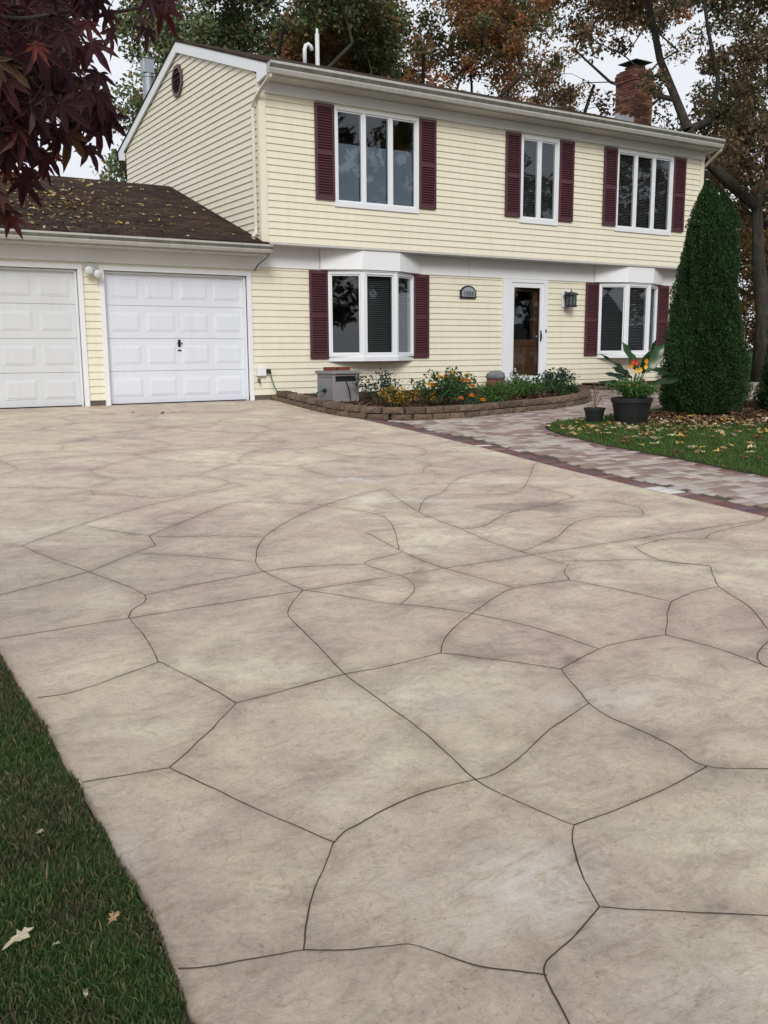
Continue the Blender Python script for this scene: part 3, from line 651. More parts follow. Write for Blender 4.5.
# solid gable triangles
for xx in (XC+.004,XE-.104): w.prism([(xx,U+.1,5.2),(xx,YB-.1,5.2),(xx,PK,roofz(PK)-.25)],(.1,0,0))
w.build('inner_walls',M['interior'],house)
f=MB(); f.box(X0+.02,G1[0],D-.006,D+.12,-.2,.083); f.box(G1[1],G2[0],D-.006,D+.12,-.2,.083); f.box(G2[1],XE,D-.006,D+.12,-.2,.083); f.box(XE-.1,XE-.01,D+.13,YB,-.2,.083); f.build('foundation',M['foundation'],house)
# corner posts and trim
t=MB(); t.box(XC-.032,XC+.09,U-.032,U+.0,2.64,5.05); t.box(XC-.032,XC-.0,U+.0,U+.075,2.64,5.22); t.build('corner_post',M['siding'],house,bevel=.004); t=MB(); t.box(XE-.09,XE+.032,U-.032,U,2.64,5.05); t.box(XE,XE+.032,U,U+.07,2.64,5.2); t.box(XE-.07,XE+.03,D-.03,D,.083,2.29);t.box(XE,XE+.03,D,D+.07,.083,2.64)
t.build('corner_post',M['siding'],house,bevel=.004)
t=MB()
t.box(XC-.02,XE+.02,U-.045,U+.003,5.05,5.225)                      # upper frieze
for a,b in ((7.03,8.22),(10.43,15.02),(17.22,XE)): t.box(a,b,D-.038,D+.002,2.29,2.655)
t.box(X0,7.03,D-.036,D+.002,2.245,2.50)                            # garage frieze
t.build('frieze_board',M['trim'],house,bevel=.004)
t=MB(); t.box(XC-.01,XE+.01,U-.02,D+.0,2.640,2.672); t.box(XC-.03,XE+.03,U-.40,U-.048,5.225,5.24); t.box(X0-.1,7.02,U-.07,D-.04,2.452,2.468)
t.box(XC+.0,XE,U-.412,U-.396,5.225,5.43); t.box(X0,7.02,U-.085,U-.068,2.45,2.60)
for x in (11.6,): t.box(x,x+.006,D-.041,D-.039,2.30,2.65)
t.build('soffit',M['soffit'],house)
# gutters
def gutter(x0,x1,y,z,name,h=.15,dp=.13):
    m=MB(); pr=[(0,0),(-dp*.62,0),(-dp*.80,h*.30),(-dp*.80,h*.42),(-dp,h*.74),(-dp,h*.98),(-dp*.9,h),(-dp*.88,h*.93),(0,h*.90)]
    m.prism([(x0,y+a,z+b) for a,b in pr],(x1-x0,0,0)); m.mi=1
    m.box(x0-.002,x1+.002,y-dp-.004,y-dp+.0,z+h*.34,z+h*.93) if False else None
    m.prism([(x0-.003,y-dp-.0035,z+h*.76),(x0-.003,y-dp*.80-.0035,z+h*.43),(x0-.003,y-dp*.80+.004,z+h*.43),(x0-.003,y-dp+.004,z+h*.76)],(x1-x0+.006,0,0))
    return m.build(name,[M['gutter'],M['gutter_lip']],house)
gutter(XC-.05,XE+.05,U-.415,5.235,'gutter',.175,.14)
gutter(X0-.1,7.04,U-.088,2.475,'gutter',.135,.12)
# main roof
def roofslab(mb,x0,x1,th=.06):
    ya,yb=U-.42,2*PK-(U-.42)
    for (y0,y1) in ((ya,PK),(PK,yb)):
        mb.prism([(x0,y0,roofz(y0)-.02),(x0,y1,roofz(y1)-.02),(x0,y1,roofz(y1)+th-.02),(x0,y0,roofz(y0)+th-.02)],(x1-x0,0,0))
r=MB(); roofslab(r,XC-.075,XE+.075,.035); roof=r.build('roof',M['shingle'],house)
# rake boards
for xx in (XC-.062,XE+.022):
    t=MB()
    for s in (0,1):
        ya,yb=(U-.40,PK)
        q=[(ya,roofz(ya)-.024),(yb,roofz(yb)-.024),(yb,roofz(yb)-.215),(ya+.36,roofz(ya+.36)-.20),(ya+.36,5.17),(ya+.03,5.22)]
        if s: q=[(2*PK-a,b) for a,b in q]
        t.prism([(xx,a,b) for a,b in q],(.04,0,0))
    t.build('rake_board',M['trim'],house)
# garage roof: eave over the doors, ridge running left
GE=U-.12; GR=19.14
def groofz(y): return 2.625+.347*(y-GE) if y<GR else 2.625+.347*(2*GR-GE-y)
r=MB()
for (y0,y1) in ((GE,GR),(GR,2*GR-GE)):
    r.prism([(X0-.3,y0,groofz(y0)-.03),(X0-.3,y1,groofz(y1)-.03),(X0-.3,y1,groofz(y1)+.02),(X0-.3,y0,groofz(y0)+.02)],(XC-.022-(X0-.3),0,0))
r.prism([(XC-.025,GE,groofz(GE)-.028),(XC-.025,U-.04,groofz(U-.04)-.028),(XC-.025,U-.04,groofz(U-.04)+.018),(XC-.025,GE,groofz(GE)+.018)],(.09,0,0))
r.build('garage_roof',M['shingle'],house)
w=MB(); w.prism([(X0,D+.1,2.4),(X0,23.4,2.4),(X0,GR,groofz(GR)-.05)],(.1,0,0)); w.build('garage_gable',M['siding'],house)
# gable vent
v=MB(); cy,cz,hw,hh=18.45,6.06,.27,.285
oc=[(cy+hw*math.cos(R(22.5+45*k))/math.cos(R(22.5)),cz+hh*math.sin(R(22.5+45*k))/math.cos(R(22.5))) for k in range(8)]; ic=[((a-cy)*.78+cy,(b-cz)*.78+cz) for a,b in oc]
for k in range(8):
    j=(k+1)%8; v.prism([(XC-.05,*oc[k]),(XC-.05,*oc[j]),(XC-.05,*ic[j]),(XC-.05,*ic[k])],(.045,0,0))
for k in range(8):
    z=cz-.19+k*.052; hwz=.2 if abs(z-cz)<.12 else .15; v.prism([(XC-.045,cy-hwz,z),(XC-.045,cy+hwz,z),(XC-.015,cy+hwz,z+.045),(XC-.015,cy-hwz,z+.045)],(.004,0,.006))
vo=v.build('gable_vent',M['shutter'],house); v=MB(); v.prism([(XC-.012,*p) for p in ic],(.006,0,0)); v.build('vent_backing',M['black'],vo)
# windows
def frame_(mb,s0,s1,z0,z1,b,n0,n1):
    mb.box(s0,s1,n0,n1,z0,z0+b); mb.box(s0,s1,n0,n1,z1-b,z1); mb.box(s0,s0+b,n0,n1,z0+b,z1-b); mb.box(s1-b,s1,n0,n1,z0+b,z1-b)
def window(Mx,s0,s1,z0,z1,n,blind,outer=.055,mull=.055,proud=-.035,base_extra=.03,parent=house):
    """local frame: x along the wall, -y outward"""
    m=MB(); m.M=Mx
    m.box(s0,s1,proud,.09,z0-base_extra,z0+outer); m.box(s0,s1,proud,.09,z1-outer,z1); m.box(s0,s0+outer,proud,.09,z0+outer,z1-outer); m.box(s1-outer,s1,proud,.09,z0+outer,z1-outer)
    iw=(s1-s0-2*outer-(n-1)*mull)/n; cells=[]
    for k in range(n):
        a=s0+outer+k*(iw+mull); cells.append((a,a+iw))
        if k<n-1: m.box(a+iw,a+iw+mull,proud+.006,.08,z0+outer,z1-outer)
    wo=m.build('window',M['vinyl'],parent,bevel=.004)
    for (a,b) in cells:
        m=MB(); m.M=Mx; frame_(m,a+.002,b-.002,z0+outer+.002,z1-outer-.002,.024,proud+.022,.05); m.build('sash',M['vinyl'],wo,bevel=.003)
        m=MB(); m.M=Mx; q=.028; m.box(a+q-.006,b-q+.006,.006,.012,z0+outer+q-.006,z1-outer-q+.006); m.build('pane',M['glass'],wo)
        if blind=='shade':
            m=MB(); m.M=Mx; zt=z0+(z1-z0)*.64
            z=z0+outer+.03
            while z<zt: m.prism([(a+.04,.055,z),(a+.04,.072,z+.012),(a+.04,.055,z+.024)],(b-a-.08,0,0)); z+=.024
            m.build('shade',M['shade'],wo)
        elif blind:
            m=MB(); m.M=Mx; z=z0+outer+.05
            while z<z1-outer-.04: m.prism([(a+.03,.075,z),(a+.03,.10,z+.010),(a+.03,.10,z+.013),(a+.03,.075,z+.003)],(b-a-.06,0,0)); z+=blind
            m.build('blind',M['blind'],wo)
    return wo
I4=Matrix.Identity(4)
MU=Matrix.Translation((0,U,0))
window(MU,8.345,10.124,3.373,5.014,3,'shade',.062,.05); window(MU,12.55,13.569,3.373,5.014,2,.032,.07,.055); window(MU,15.206,16.957,3.373,5.014,3,.032,.062,.05)
# bay windows
for bi,(a,b) in enumerate(((8.395,10.26),(15.193,17.045))):
    dp=.31; sx=.58
    P0=Vector((a,D-.02,0));P1=Vector((a+sx,D-dp,0));P2=Vector((b-sx,D-dp,0));P3=Vector((b,D-.02,0))
    for k,(p,q) in enumerate(((P0,P1),(P1,P2),(P2,P3))):
        d=(q-p); ln=d.length; an=math.atan2(d.y,d.x); Mx=Matrix.Translation(p)@Matrix.Rotation(an,4,'Z')
        window(Mx,.004,ln-.004,.74,2.268,1,[(0,.034,.034),(.034,.034,.034)][bi][k],.05,.05,-.03,.0)
    for (z0,z1,e) in ((.655,.742,.055),(2.266,2.292,.05),):
        m=MB()
        m.prism([(a-.03,D+.0,z0),(a+sx-.02,D-dp-e,z0),(b-sx+.02,D-dp-e,z0),(b+.03,D+.0,z0)],(0,0,z1-z0))
        m.build('bay_sill' if z0<1 else 'bay_head',M['vinyl'],house,bevel=.004)
    m=MB(); m.prism([(a-.16,D+.0,2.293),(a-.16,D-.06,2.293),(a+sx-.05,D-.40+.012,2.293),(b-sx+.05,D-.40+.012,2.293),(b+.16,D-.06,2.293),(b+.16,D,2.293)],(0,0,.36)); m.build('bay_cap',M['trim'],house,bevel=.005)
    m=MB()
    for p in (P1,P2): m=MB(); m.tube([(p.x,p.y-.012,.742),(p.x,p.y-.012,2.268)],.028,10); m.build('bay_post',M['vinyl'],house)
# shutters
def shutter(x0,x1,z0,z1,Y):
    m=MB(); y0,y1=Y-.055,Y-.02; st=.045; zm=z0+(z1-z0)*.49
    m.box(x0,x0+st,y0,y1,z0,z1); m.box(x1-st,x1,y0,y1,z0,z1)
    for (za,zb) in ((z0,z0+.07),(zm-.035,zm+.035),(z1-.06,z1)): m.box(x0+st,x1-st,y0+.001,y1,za,zb)
    for (za,zb) in ((z0+.07,zm-.035),(zm+.035,z1-.06)):
        n=int((zb-za)/.042); 
        for k in range(n):
            z=za+(k+.1)*(zb-za)/n; m.prism([(x0+st,y0+.006,z),(x0+st,y1-.002,z+.030),(x0+st,y1-.002,z+.036),(x0+st,y0+.006,z+.008)],(x1-x0-2*st,0,0))
    m.box(x0+st,x1-st,y1-.003,y1-.001,z0+.01,z1-.01)
    m.build('shutter',M['shutter'],house)
for a,b in ((7.96,8.345),(10.124,10.507),(12.164,12.55),(13.569,13.968),(14.818,15.206),(16.957,17.351)): shutter(a+.004,b-.006,3.443,5.017,U)
for a,b in ((8.013,8.385),(10.275,10.627),(14.805,15.18),(17.06,17.427)): shutter(a,b,.708,2.276,D)
# garage doors
def gdoor(x0,x1,mat,handle):
    y=D+.09; h=2.13/4
    bs=MB(); bs.box(x0+.002,x1-.002,y+.02,y+.05,.012,2.128); door=bs.build('garage_door',mat,house)
    for k in range(4):
        z0=.012+k*.529; z1=z0+.524; m=MB(); m.box(x0+.004,x1-.004,y,y+.019,z0,z1)
        pw=(x1-x0-.10)/4
        for c in range(4):
            a=x0+.05+c*pw+.055; b=a+pw-.11; m.frust(a,b,z0+.11,z1-.11,y-.0002,y-.006,.012); m.frust(a+.024,b-.024,z0+.134,z1-.134,y-.0062,y-.012,.016)
            # groove shadow line around the field
        m.build('door_section',mat,door,bevel=.003)
    m=MB(); m.box(x0,x1,y-.02,y+.05,-.03,.014); m.build('weather_seal',M['black'],door)
    if handle:
        cx=(x0+x1)/2+.01; m=MB(); m.box(cx-.022,cx+.022,y-.014,y-.001,.93,1.05); m.box(cx-.045,cx+.045,y-.045,y-.030,.985,1.003); m.tube([(cx,y-.035,.994),(cx,y-.0,.994)],.012,8); m.box(cx-.03,cx+.03,y-.012,y-.001,.86,.885); m.build('door_handle',M['black'],door,bevel=.002)
gdoor(*G1,M['gdoor_old'],False); gdoor(*G2,M['gdoor'],True)
t=MB()
for (a,b) in (G1,G2):
    cw=.075
    t.box(a-cw,a,D-.045,D+.10,-.02,2.13+cw); t.box(b,b+cw,D-.045,D+.10,-.02,2.13+cw); t.box(a,b,D-.045,D+.10,2.13,2.13+cw)
    t.box(a,a+.035,D+.03,D+.085,-.02,2.125); t.box(b-.035,b,D+.03,D+.085,-.02,2.125); t.box(a+.036,b-.036,D+.03,D+.085,2.095,2.125)
t.build('garage_door_trim',M['vinyl'],house,bevel=.004)
# entry
t=MB(); t.box(12.471,12.699,D-.05,D+.1,.12,2.285); t.box(13.592,13.704,D-.05,D+.1,.12,2.285); t.box(12.70,13.591,D-.05,D+.1,2.218,2.285); t.box(12.66,13.64,D-.09,D+.12,.15,.213)
for x in (12.53,12.64): t.box(x,x+.012,D-.056,D-.049,.16,2.2)
t.build('door_trim',M['vinyl'],house,bevel=.004)
m=MB(); m.box(12.70,12.785,D-.03,D+.01,.215,2.216); m.box(13.497,13.592,D-.03,D+.01,.215,2.216); m.box(12.786,13.496,D-.03,D+.01,2.12,2.216); m.box(12.786,13.496,D-.03,D+.01,.215,.305)
sd=m.build('storm_door',M['vinyl'],house,bevel=.004)
m=MB(); m.box(12.78,13.50,D-.012,D-.006,.30,2.125); m.build('pane',M['glass'],sd)
m=MB(); m.box(13.51,13.535,D-.05,D-.031,1.02,1.25); m.tube([(13.522,D-.06,1.06),(13.50,D-.09,1.12),(13.50,D-.09,1.16),(13.522,D-.05,1.20)],.011,8); m.build('door_handle',M['black'],sd,bevel=.002)
m=MB(); m.box(12.72,12.87,D+.10,D+.14,.215,2.2); m.box(13.42,13.58,D+.10,D+.14,.215,2.2); m.box(12.87,13.42,D+.10,D+.14,.215,.40); m.box(12.87,13.42,D+.10,D+.14,.93,1.06); m.box(12.87,13.42,D+.10,D+.14,2.05,2.2); m.box(12.871,13.419,D+.115,D+.13,.40,.93)
m.frust(12.92,13.12,.45,.88,D+.115,D+.098,.03); m.frust(13.17,13.37,.45,.88,D+.115,D+.098,.03)
fd=m.build('front_door',M['wood'],house,bevel=.004); m=MB(); m.box(12.86,13.43,D+.118,D+.124,1.05,2.06); m.build('pane',M['glass'],fd)
m=MB(); m.tube([(13.50,D+.10,1.12),(13.50,D+.04,1.12)],.028,12); m.build('door_knob',M['silver'],fd,smooth=True)
m=MB(); m.box(12.35,13.85,D-.34,D-.008,-.1,.115); m.box(12.45,13.75,D-.10,D-.009,.116,.15); m.build('entry_step',M['slab'],house,bevel=.01)
m=MB(); m.box(13.64,13.665,D-.062,D-.05,1.20,1.27); m.build('doorbell',M['black'],house)
# chimney of single bricks over the front slope
ch=MB(); cx0,cx1,cy0,cy1=18.5-.98,18.5-.36,16.55,17.22
cx0,cx1=17.50-.0,17.50+.62
cx0,cy0=17.50,16.5; cx1,cy1=cx0+.60,cy0+.62; ztop=7.31
def courses(mb,x0,x1,y0,y1,z0,z1,bl=.2,bh=.065,gap=.010):
    z=z0;k=0
    while z<z1-.02:
        off=(k%2)*bl/2
        for side in range(4):
            ln=(x1-x0) if side%2==0 else (y1-y0); s=-off
            while s<ln:
                a=max(0,s)+ (gap/2 if s>0 else 0); b=min(ln,s+bl)-(gap/2 if s+bl<ln else 0)
                if b-a>.02:
                    j=random.uniform(-.002,.003)
                    if side==0: mb.box(x0+a,x0+b,y0-.003-j,y0+.05,z,z+bh-gap)
                    if side==2: mb.box(x0+a,x0+b,y1-.05,y1+.003+j,z,z+bh-gap)
                    if side==1: mb.box(x0-.0035-j,x0+.05,y0+a+.0005,y0+b-.0005,z+.0005,z+bh-gap-.0005)
                    if side==3: mb.box(x1-.05,x1+.0035+j,y0+a+.0005,y0+b-.0005,z+.0005,z+bh-gap-.0005)
                s+=bl
        z+=bh;k+=1
    return z
zt=courses(ch,cx0,cx1,cy0,cy1,5.75,ztop-.18); zt=courses(ch,cx0-.02,cx1+.02,cy0-.02,cy1+.02,zt,ztop-.04); zt2=courses(ch,cx0+.0,cx1-.0,cy0+.0,cy1-.0,zt,ztop+.05)
chim=ch.build('chimney',M['brick'],house)
m=MB(); m.box(cx0+.006,cx1-.006,cy0+.006,cy1-.006,5.7,zt2-.012); m.box(cx0+.05,cx1-.05,cy0+.05,cy1-.05,zt2-.012,zt2+.03); m.build('mortar_core',M['mortar'],chim)
m=MB(); courses(m,cx0+.14,cx1-.14,cy0+.14,cy1-.14,zt2+.03,zt2+.14,.16,.05); m.build('flue_collar',M['brick'],chim)
m=MB(); zc=zt2+.15; m.box(cx0+.17,cx1-.17,cy0+.17,cy1-.17,zt2+.02,zc); m.prism([(cx0+.02,cy0+.02,zc+.04),(cx1-.02,cy0+.02,zc+.04),(cx1-.02,cy1-.02,zc+.04),(cx0+.02,cy1-.02,zc+.04)],(0,0,.02)); m.add([(cx0+.02,cy0+.02,zc+.06),(cx1-.02,cy0+.02,zc+.06),(cx1-.02,cy1-.02,zc+.06),(cx0+.02,cy1-.02,zc+.06),((cx0+cx1)/2,(cy0+cy1)/2,zc+.15)],[(0,1,4),(1,2,4),(2,3,4),(3,0,4)]); m.build('chimney_cap',M['black'],chim)
m=MB()
for k in range(4):
    y0=cy0+.0+k*.155; zr=roofz(y0)-.02; m.box(cx0-.012,cx0-.006,y0+.001,y0+.154,zr-.02,zr+.17+.02*(k%2))
m.build('flashing',M['flash'],chim)
# plumbing stacks and flue
m=MB(); b1=at(305,68,18.0); x1_=b1.x; m.tube([(x1_,18.0,roofz(18.0)-.1),(x1_,18.0,6.92),(x1_+.03,18.0,7.0),(x1_+.085,18.0,7.03),(x1_+.14,18.0,7.0),(x1_+.17,18.0,6.92)],.042,12); m.build('vent_pipe',M['pvc'],house,smooth=True)
m=MB(); x2_=at(317.5,60,18.0).x; m.tube([(x2_,18.0,roofz(18)-.1),(x2_,18.0,7.26)],.045,12); m.tube([(x2_,18.0,7.262),(x2_,18.0,7.36)],.028,12); m.build('vent_pipe',M['pvc'],house,smooth=False)
fx,fy=7.22,21.0; m=MB(); m.tube([(fx,fy,roofz(fy)-.2),(fx,fy,6.84)],.115,18); m.tube([(fx,fy,6.76),(fx,fy,6.79)],.135,18); fl=m.build('flue_pipe',M['flue'],house)
m=MB(); m.box(fx-.12,fx+.12,fy-.12,fy+.12,6.83,7.12); m.box(fx-.135,fx+.135,fy-.135,fy+.135,7.121,7.14); m.build('flue_cap',M['flue'],fl,bevel=.01)
# downspouts
def dspout(pts,name='downspout'):
    m=MB()
    m.tube(pts,[.036]*len(pts),4); m.build(name,M['downspout'],house)
dspout([(XC-.01,U-.47,5.26),(XC-.02,U-.46,5.19),(XC-.05,U-.20,5.06),(XC-.075,U+.02,4.92),(XC-.075,U+.12,4.82),(XC-.075,U+.12,2.92),(XC-.10,U+.08,2.80),(XC-.18,U+.03,2.735)])
dspout([(XE+.02,U-.47,5.26),(XE+.03,U-.45,5.19),(XE+.06,U-.1,4.98),(XE+.075,U+.10,4.84),(XE+.075,U+.12,.3)])
m=MB(); m.tube([(7.0,U-.16,2.50),(6.99,U-.10,2.42),(6.97,D-.10,2.30),(6.95,D-.045,2.22)],.014,8); m.build('gutter_drain',M['gutter_lip'],house)
# ------------------------------------------------------------------ fittings hung on the house
lam=empty('wall_lantern',(14.22,D,1.9),'black metal lantern with ribbed glass on the siding right of the front door','wall lamp')
m=MB(); m.box(14.11,14.33,D-.034,D-.02,1.74,2.10); m.build('back_plate',M['vinyl'],lam,bevel=.004)
m=MB(); lx,ly=14.24,D-.17
for a in range(8):
    an=R(a*45+22.5); m.tube([(lx+.115*math.cos(an),ly+.115*math.sin(an),1.76),(lx+.115*math.cos(an),ly+.115*math.sin(an),2.0)],.010,6)
m.lathe([(.13,1.74),(.13,1.77),(.10,1.775)],(lx,ly,0),8); m.lathe([(.16,1.99),(.15,2.02),(.05,2.055),(.02,2.06)],(lx,ly,0),8); m.tube([(lx,ly,2.05),(lx,ly,2.11)],[.014,.008],8); m.tube([(lx-.02,ly+.02,2.03),(lx-.06,D-.03,2.06)],.014,8); m.box(lx-.05,lx+.05,ly+.11,D-.034,1.80,1.95); m.build('cage',M['black'],lam)
m=MB(); m.lathe([(.10,1.775),(.10,1.985)],(lx,ly,0),8); m.build('lamp_glass',M['lampglass'],lam)
pl=empty('house_number_plaque',(11.58,D-.02,1.87),'small dark framed arched house number plaque on the cream siding left of the front door','house number')
def arch(x0,x1,z0,zs,rise,y,d,mat,name,par,n=14):
    m=MB(); pts=[(x0,y,z0),(x1,y,z0),(x1,y,zs)]
    for k in range(1,n): 
        u=k/n; x=x1+(x0-x1)*u; 
        s=math.sin(math.pi*u); pts.append((x,y,zs+rise*max(0,s)**.8 if .12<u<.88 else zs+0.0005*k))
    pts.append((x0,y,zs)); m.prism(pts,(0,d,0)); return m.build(name,mat,par)
arch(11.385,11.775,1.868,2.03,.085,D-.055,.03,M['black'],'plaque_frame',pl); arch(11.415,11.745,1.898,2.012,.075,D-.061,.006,M['plaque'],'plaque_face',pl)
for k,chx in enumerate('1888'):
    cu=bpy.data.curves.new('digit','FONT'); cu.body=chx; cu.size=.135; cu.extrude=.002; cu.align_x='CENTER'; cu.materials.append(M['digit'])
    tmp=bpy.data.objects.new('tmp',cu); COL.objects.link(tmp); bpy.context.view_layer.update(); dme=bpy.data.meshes.new_from_object(tmp.evaluated_get(bpy.context.evaluated_depsgraph_get())); bpy.data.objects.remove(tmp); bpy.data.curves.remove(cu); o=bpy.data.objects.new('digit',dme); COL.objects.link(o); o.parent=pl; o.matrix_parent_inverse=Matrix.Translation(-world(pl)); o.location=(11.47+k*.073,D-.0635,1.912); o.rotation_euler=(R(90),0,0)
fo=empty('floodlight',(4.14,D-.02,2.1),'silver twin bulb floodlight mounted between the two garage doors','floodlight')
m=MB(); m.lathe([(.055,0),(.055,.02),(.03,.03)],(0,0,0),16); m.M=None
m=MB(); m.tube([(4.14,D-.02,2.17),(4.14,D-.05,2.17)],.06,16); m.box(4.06,4.22,D-.09,D-.05,2.145,2.19); m.tube([(4.085,D-.08,2.16),(4.075,D-.14,2.13)],[.03,.045],12); m.tube([(4.195,D-.08,2.15),(4.20,D-.15,2.09)],[.03,.045],12); m.build('lamp_holder',M['silver'],fo,smooth=False)
for (a,b) in (((4.075,D-.14,2.13),(4.07,D-.21,2.10)),((4.20,D-.15,2.09),(4.205,D-.23,2.045))):
    m=MB(); m.tube([a,tuple((Vector(a)+Vector(b))/2),b,tuple(Vector(b)+(Vector(b)-Vector(a))*.12)],[.045,.060,.062,.045],14); m.build('bulb',M['bulb'],fo,smooth=True)
ob=empty('outlet_box',(7.05,D-.02,.5),'white weatherproof outlet box on the siding beside the garage door, with a tap below','outlet box')
m=MB(); m.box(6.935,7.10,D-.085,D-.02,.42,.575); m.build('cover',M['vinyl'],ob,bevel=.008)
m=MB(); m.tube([(7.12,D-.05,.50),(7.16,D-.09,.50),(7.17,D-.10,.46)],[.035,.035,.02],10); m.box(7.10,7.18,D-.08,D-.03,.47,.54); m.build('plug',M['black'],ob)
m=MB(); m.tube([(6.96,D-.02,.33),(6.96,D-.10,.33),(6.965,D-.11,.29)],.014,8); m.tube([(6.93,D-.075,.365),(6.99,D-.075,.365)],.010,8); m.tube([(6.96,D-.075,.33),(6.96,D-.075,.365)],.008,8); m.build('tap',M['black'],ob)
m=MB(); pts=[(7.17,D-.10,.46),(7.20,D-.13,.30),(7.25,D-.2,.14),(7.32,D-.32,.05),(7.38,D-.55,.055),(7.42,14.2,.06),(7.47,13.9,.16),(7.56,13.88,.20)]
m.tube([tuple(p) for p in catmull([Vector(p) for p in pts],6)],.011,8); tag(m.build('hose',M['hose'],None,smooth=True),'thin green hose running down the siding from the outlet to the grey reel box','hose')
# hose reel box
bx,by,bz=7.60,13.60,-.03
rb=empty('hose_reel_box',(bx+.26,by+.3,bz),'grey panelled plastic hose reel box standing in the flower bed','hose box')
m=MB(); W_,D_,H_=.50,.56,.50
m.box(bx,bx+.05,by,by+.05,bz,bz+H_); m.box(bx+W_-.05,bx+W_,by,by+.05,bz,bz+H_); m.box(bx,bx+.05,by+D_-.05,by+D_,bz,bz+H_); m.box(bx+W_-.05,bx+W_,by+D_-.05,by+D_,bz,bz+H_)
m.box(bx+.015,bx+.03,by+.05,by+D_-.05,bz+.02,bz+H_-.01); m.box(bx+W_-.03,bx+W_-.015,by+.05,by+D_-.05,bz+.02,bz+H_-.01); m.box(bx+.05,bx+W_-.05,by+.015,by+.03,bz+.02,bz+.37); m.box(bx+.05,bx+W_-.05,by+.01,by+.03,bz+.46,bz+H_); m.box(bx+.05,bx+W_-.05,by+D_-.03,by+D_-.015,bz+.02,bz+H_)
for (a,b) in ((.0,.06),(.44,.5)): m.box(bx+.005,bx+.02,by+.05,by+D_-.05,bz+a,bz+b)
m.box(bx+.05,bx+W_-.05,by+.005,by+.02,bz,bz+.07)
m.build('cabinet',M['greybox'],rb,bevel=.006)
m=MB(); m.box(bx-.03,bx+W_+.03,by-.03,by+D_+.03,bz+H_,bz+H_+.035); m.box(bx-.02,bx+W_+.02,by-.02,by+D_+.02,bz+H_+.035,bz+H_+.05); m.build('lid',M['greybox'],rb,bevel=.006)
m=MB(); m.box(bx+.05,bx+W_-.05,by+.05,by+.06,bz+.36,bz+.47); m.build('slot',M['black'],rb)
m=MB(); m.tube([(bx+.0,by+.27,bz+.22),(bx-.05,by+.27,bz+.22)],[.035,.03],10); m.build('hose_inlet',M['black'],rb); m=MB(); m.tube([(bx+.25,by+.04,bz+.40),(bx+.27,by-.03,bz+.30),(bx+.31,by-.04,bz+.12),(bx+.30,by-.05,bz+.06)],.010,8); m.build('dangling_hose',M['black'],rb)
for k,(a,b,rz) in enumerate(((bx+.13,by+.33,.1),(bx+.37,by+.30,-.12))):
    m=MB(); m.M=Matrix.Translation((a,b,bz+H_+.051))@Matrix.Rotation(rz,4,'Z'); m.box(-.105,.105,-.05,.05,0,.058)
    tag(m.build('brick',M['redbrick'],None,bevel=.004),['red brick lying on the hose box lid, nearer the garage','red brick lying on the hose box lid, farther from the garage'][k],'brick','loose bricks on the hose box')
# ------------------------------------------------------------------ retaining walls
def blockwall(mb,line,z,h,bl,dp,off,taper=0.0):
    pts=[Vector(p) for p in line]; dense=[]
    for a,b in zip(pts,pts[1:]):
        n=max(1,int((b-a).length/.01)); dense+=[a.lerp(b,k/n) for k in range(n)]
    s0=0; step=int(bl/.01); i=int(step*off)
    while i+step//2<len(dense)-2:
        j=min(i+step,len(dense)-1); a,b=dense[i],dense[j]; t=(b-a).normalized(); nr=Vector((-t.y,t.x)); c=(a+b)/2; ln=(b-a).length/2-.004
        jw=random.uniform(-.008,.008); zz=gz(c.y)+z; hh=h-.006
        v=[]
        for (sx,sy,k) in [(-1,-1,0),(1,-1,0),(1,1,0),(-1,1,0),(-1,-1,1),(1,-1,1),(1,1,1),(-1,1,1)]:
            chf=.010 if k else 0
            p=c+t*(sx*(ln-chf*.6))+nr*(sy*(dp/2-chf)+jw); v.append((p.x+random.uniform(-.004,.004),p.y+random.uniform(-.004,.004),zz+k*hh+random.uniform(-.003,.003)))
        # bulging split face on both long sides
        for sy in (-1,1):
            p=c+nr*(sy*(dp/2+.018)+jw); v.append((p.x,p.y,zz+hh*.5))
        mb.add(v,[(0,3,2,1),(4,5,6,7),(0,1,8),(1,5,8),(5,4,8),(4,0,8),(2,3,9),(3,7,9),(7,6,9),(6,2,9),(1,2,6,5),(3,0,4,7)])
        i=j
rw=empty('retaining_wall',(8,11.5,gz(11.5)),'low two course brown block wall curving round the front flower bed','retaining wall')
m=MB(); blockwall(m,bed,-.01,.095,.30,.20,0); m.build('base_course',M['block'],rw,bevel=.006)
inset=[(x+(9.8-x)*.006,y+(13.5-y)*.010) for x,y in bed]
m=MB(); blockwall(m,inset,.088,.095,.30,.20,.5); m.build('cap_course',M['block'],rw,bevel=.006)
rw2=empty('retaining_wall',(16,14.6,gz(14.6)),'dark low block edging of the bed under the right bay window','retaining wall')
rl=[(14.75,15.1),(14.75,14.85),(15.0,14.65),(15.6,14.55),(18.3,14.5)]
m=MB(); blockwall(m,rl,-.01,.10,.30,.20,0); m.build('base_course',M['block'],rw2,bevel=.006)
m=MB(); blockwall(m,[(14.95,14.95),(15.1,14.75),(15.75,14.6)],.092,.09,.30,.19,.3); m.build('cap_course',M['block'],rw2,bevel=.006)
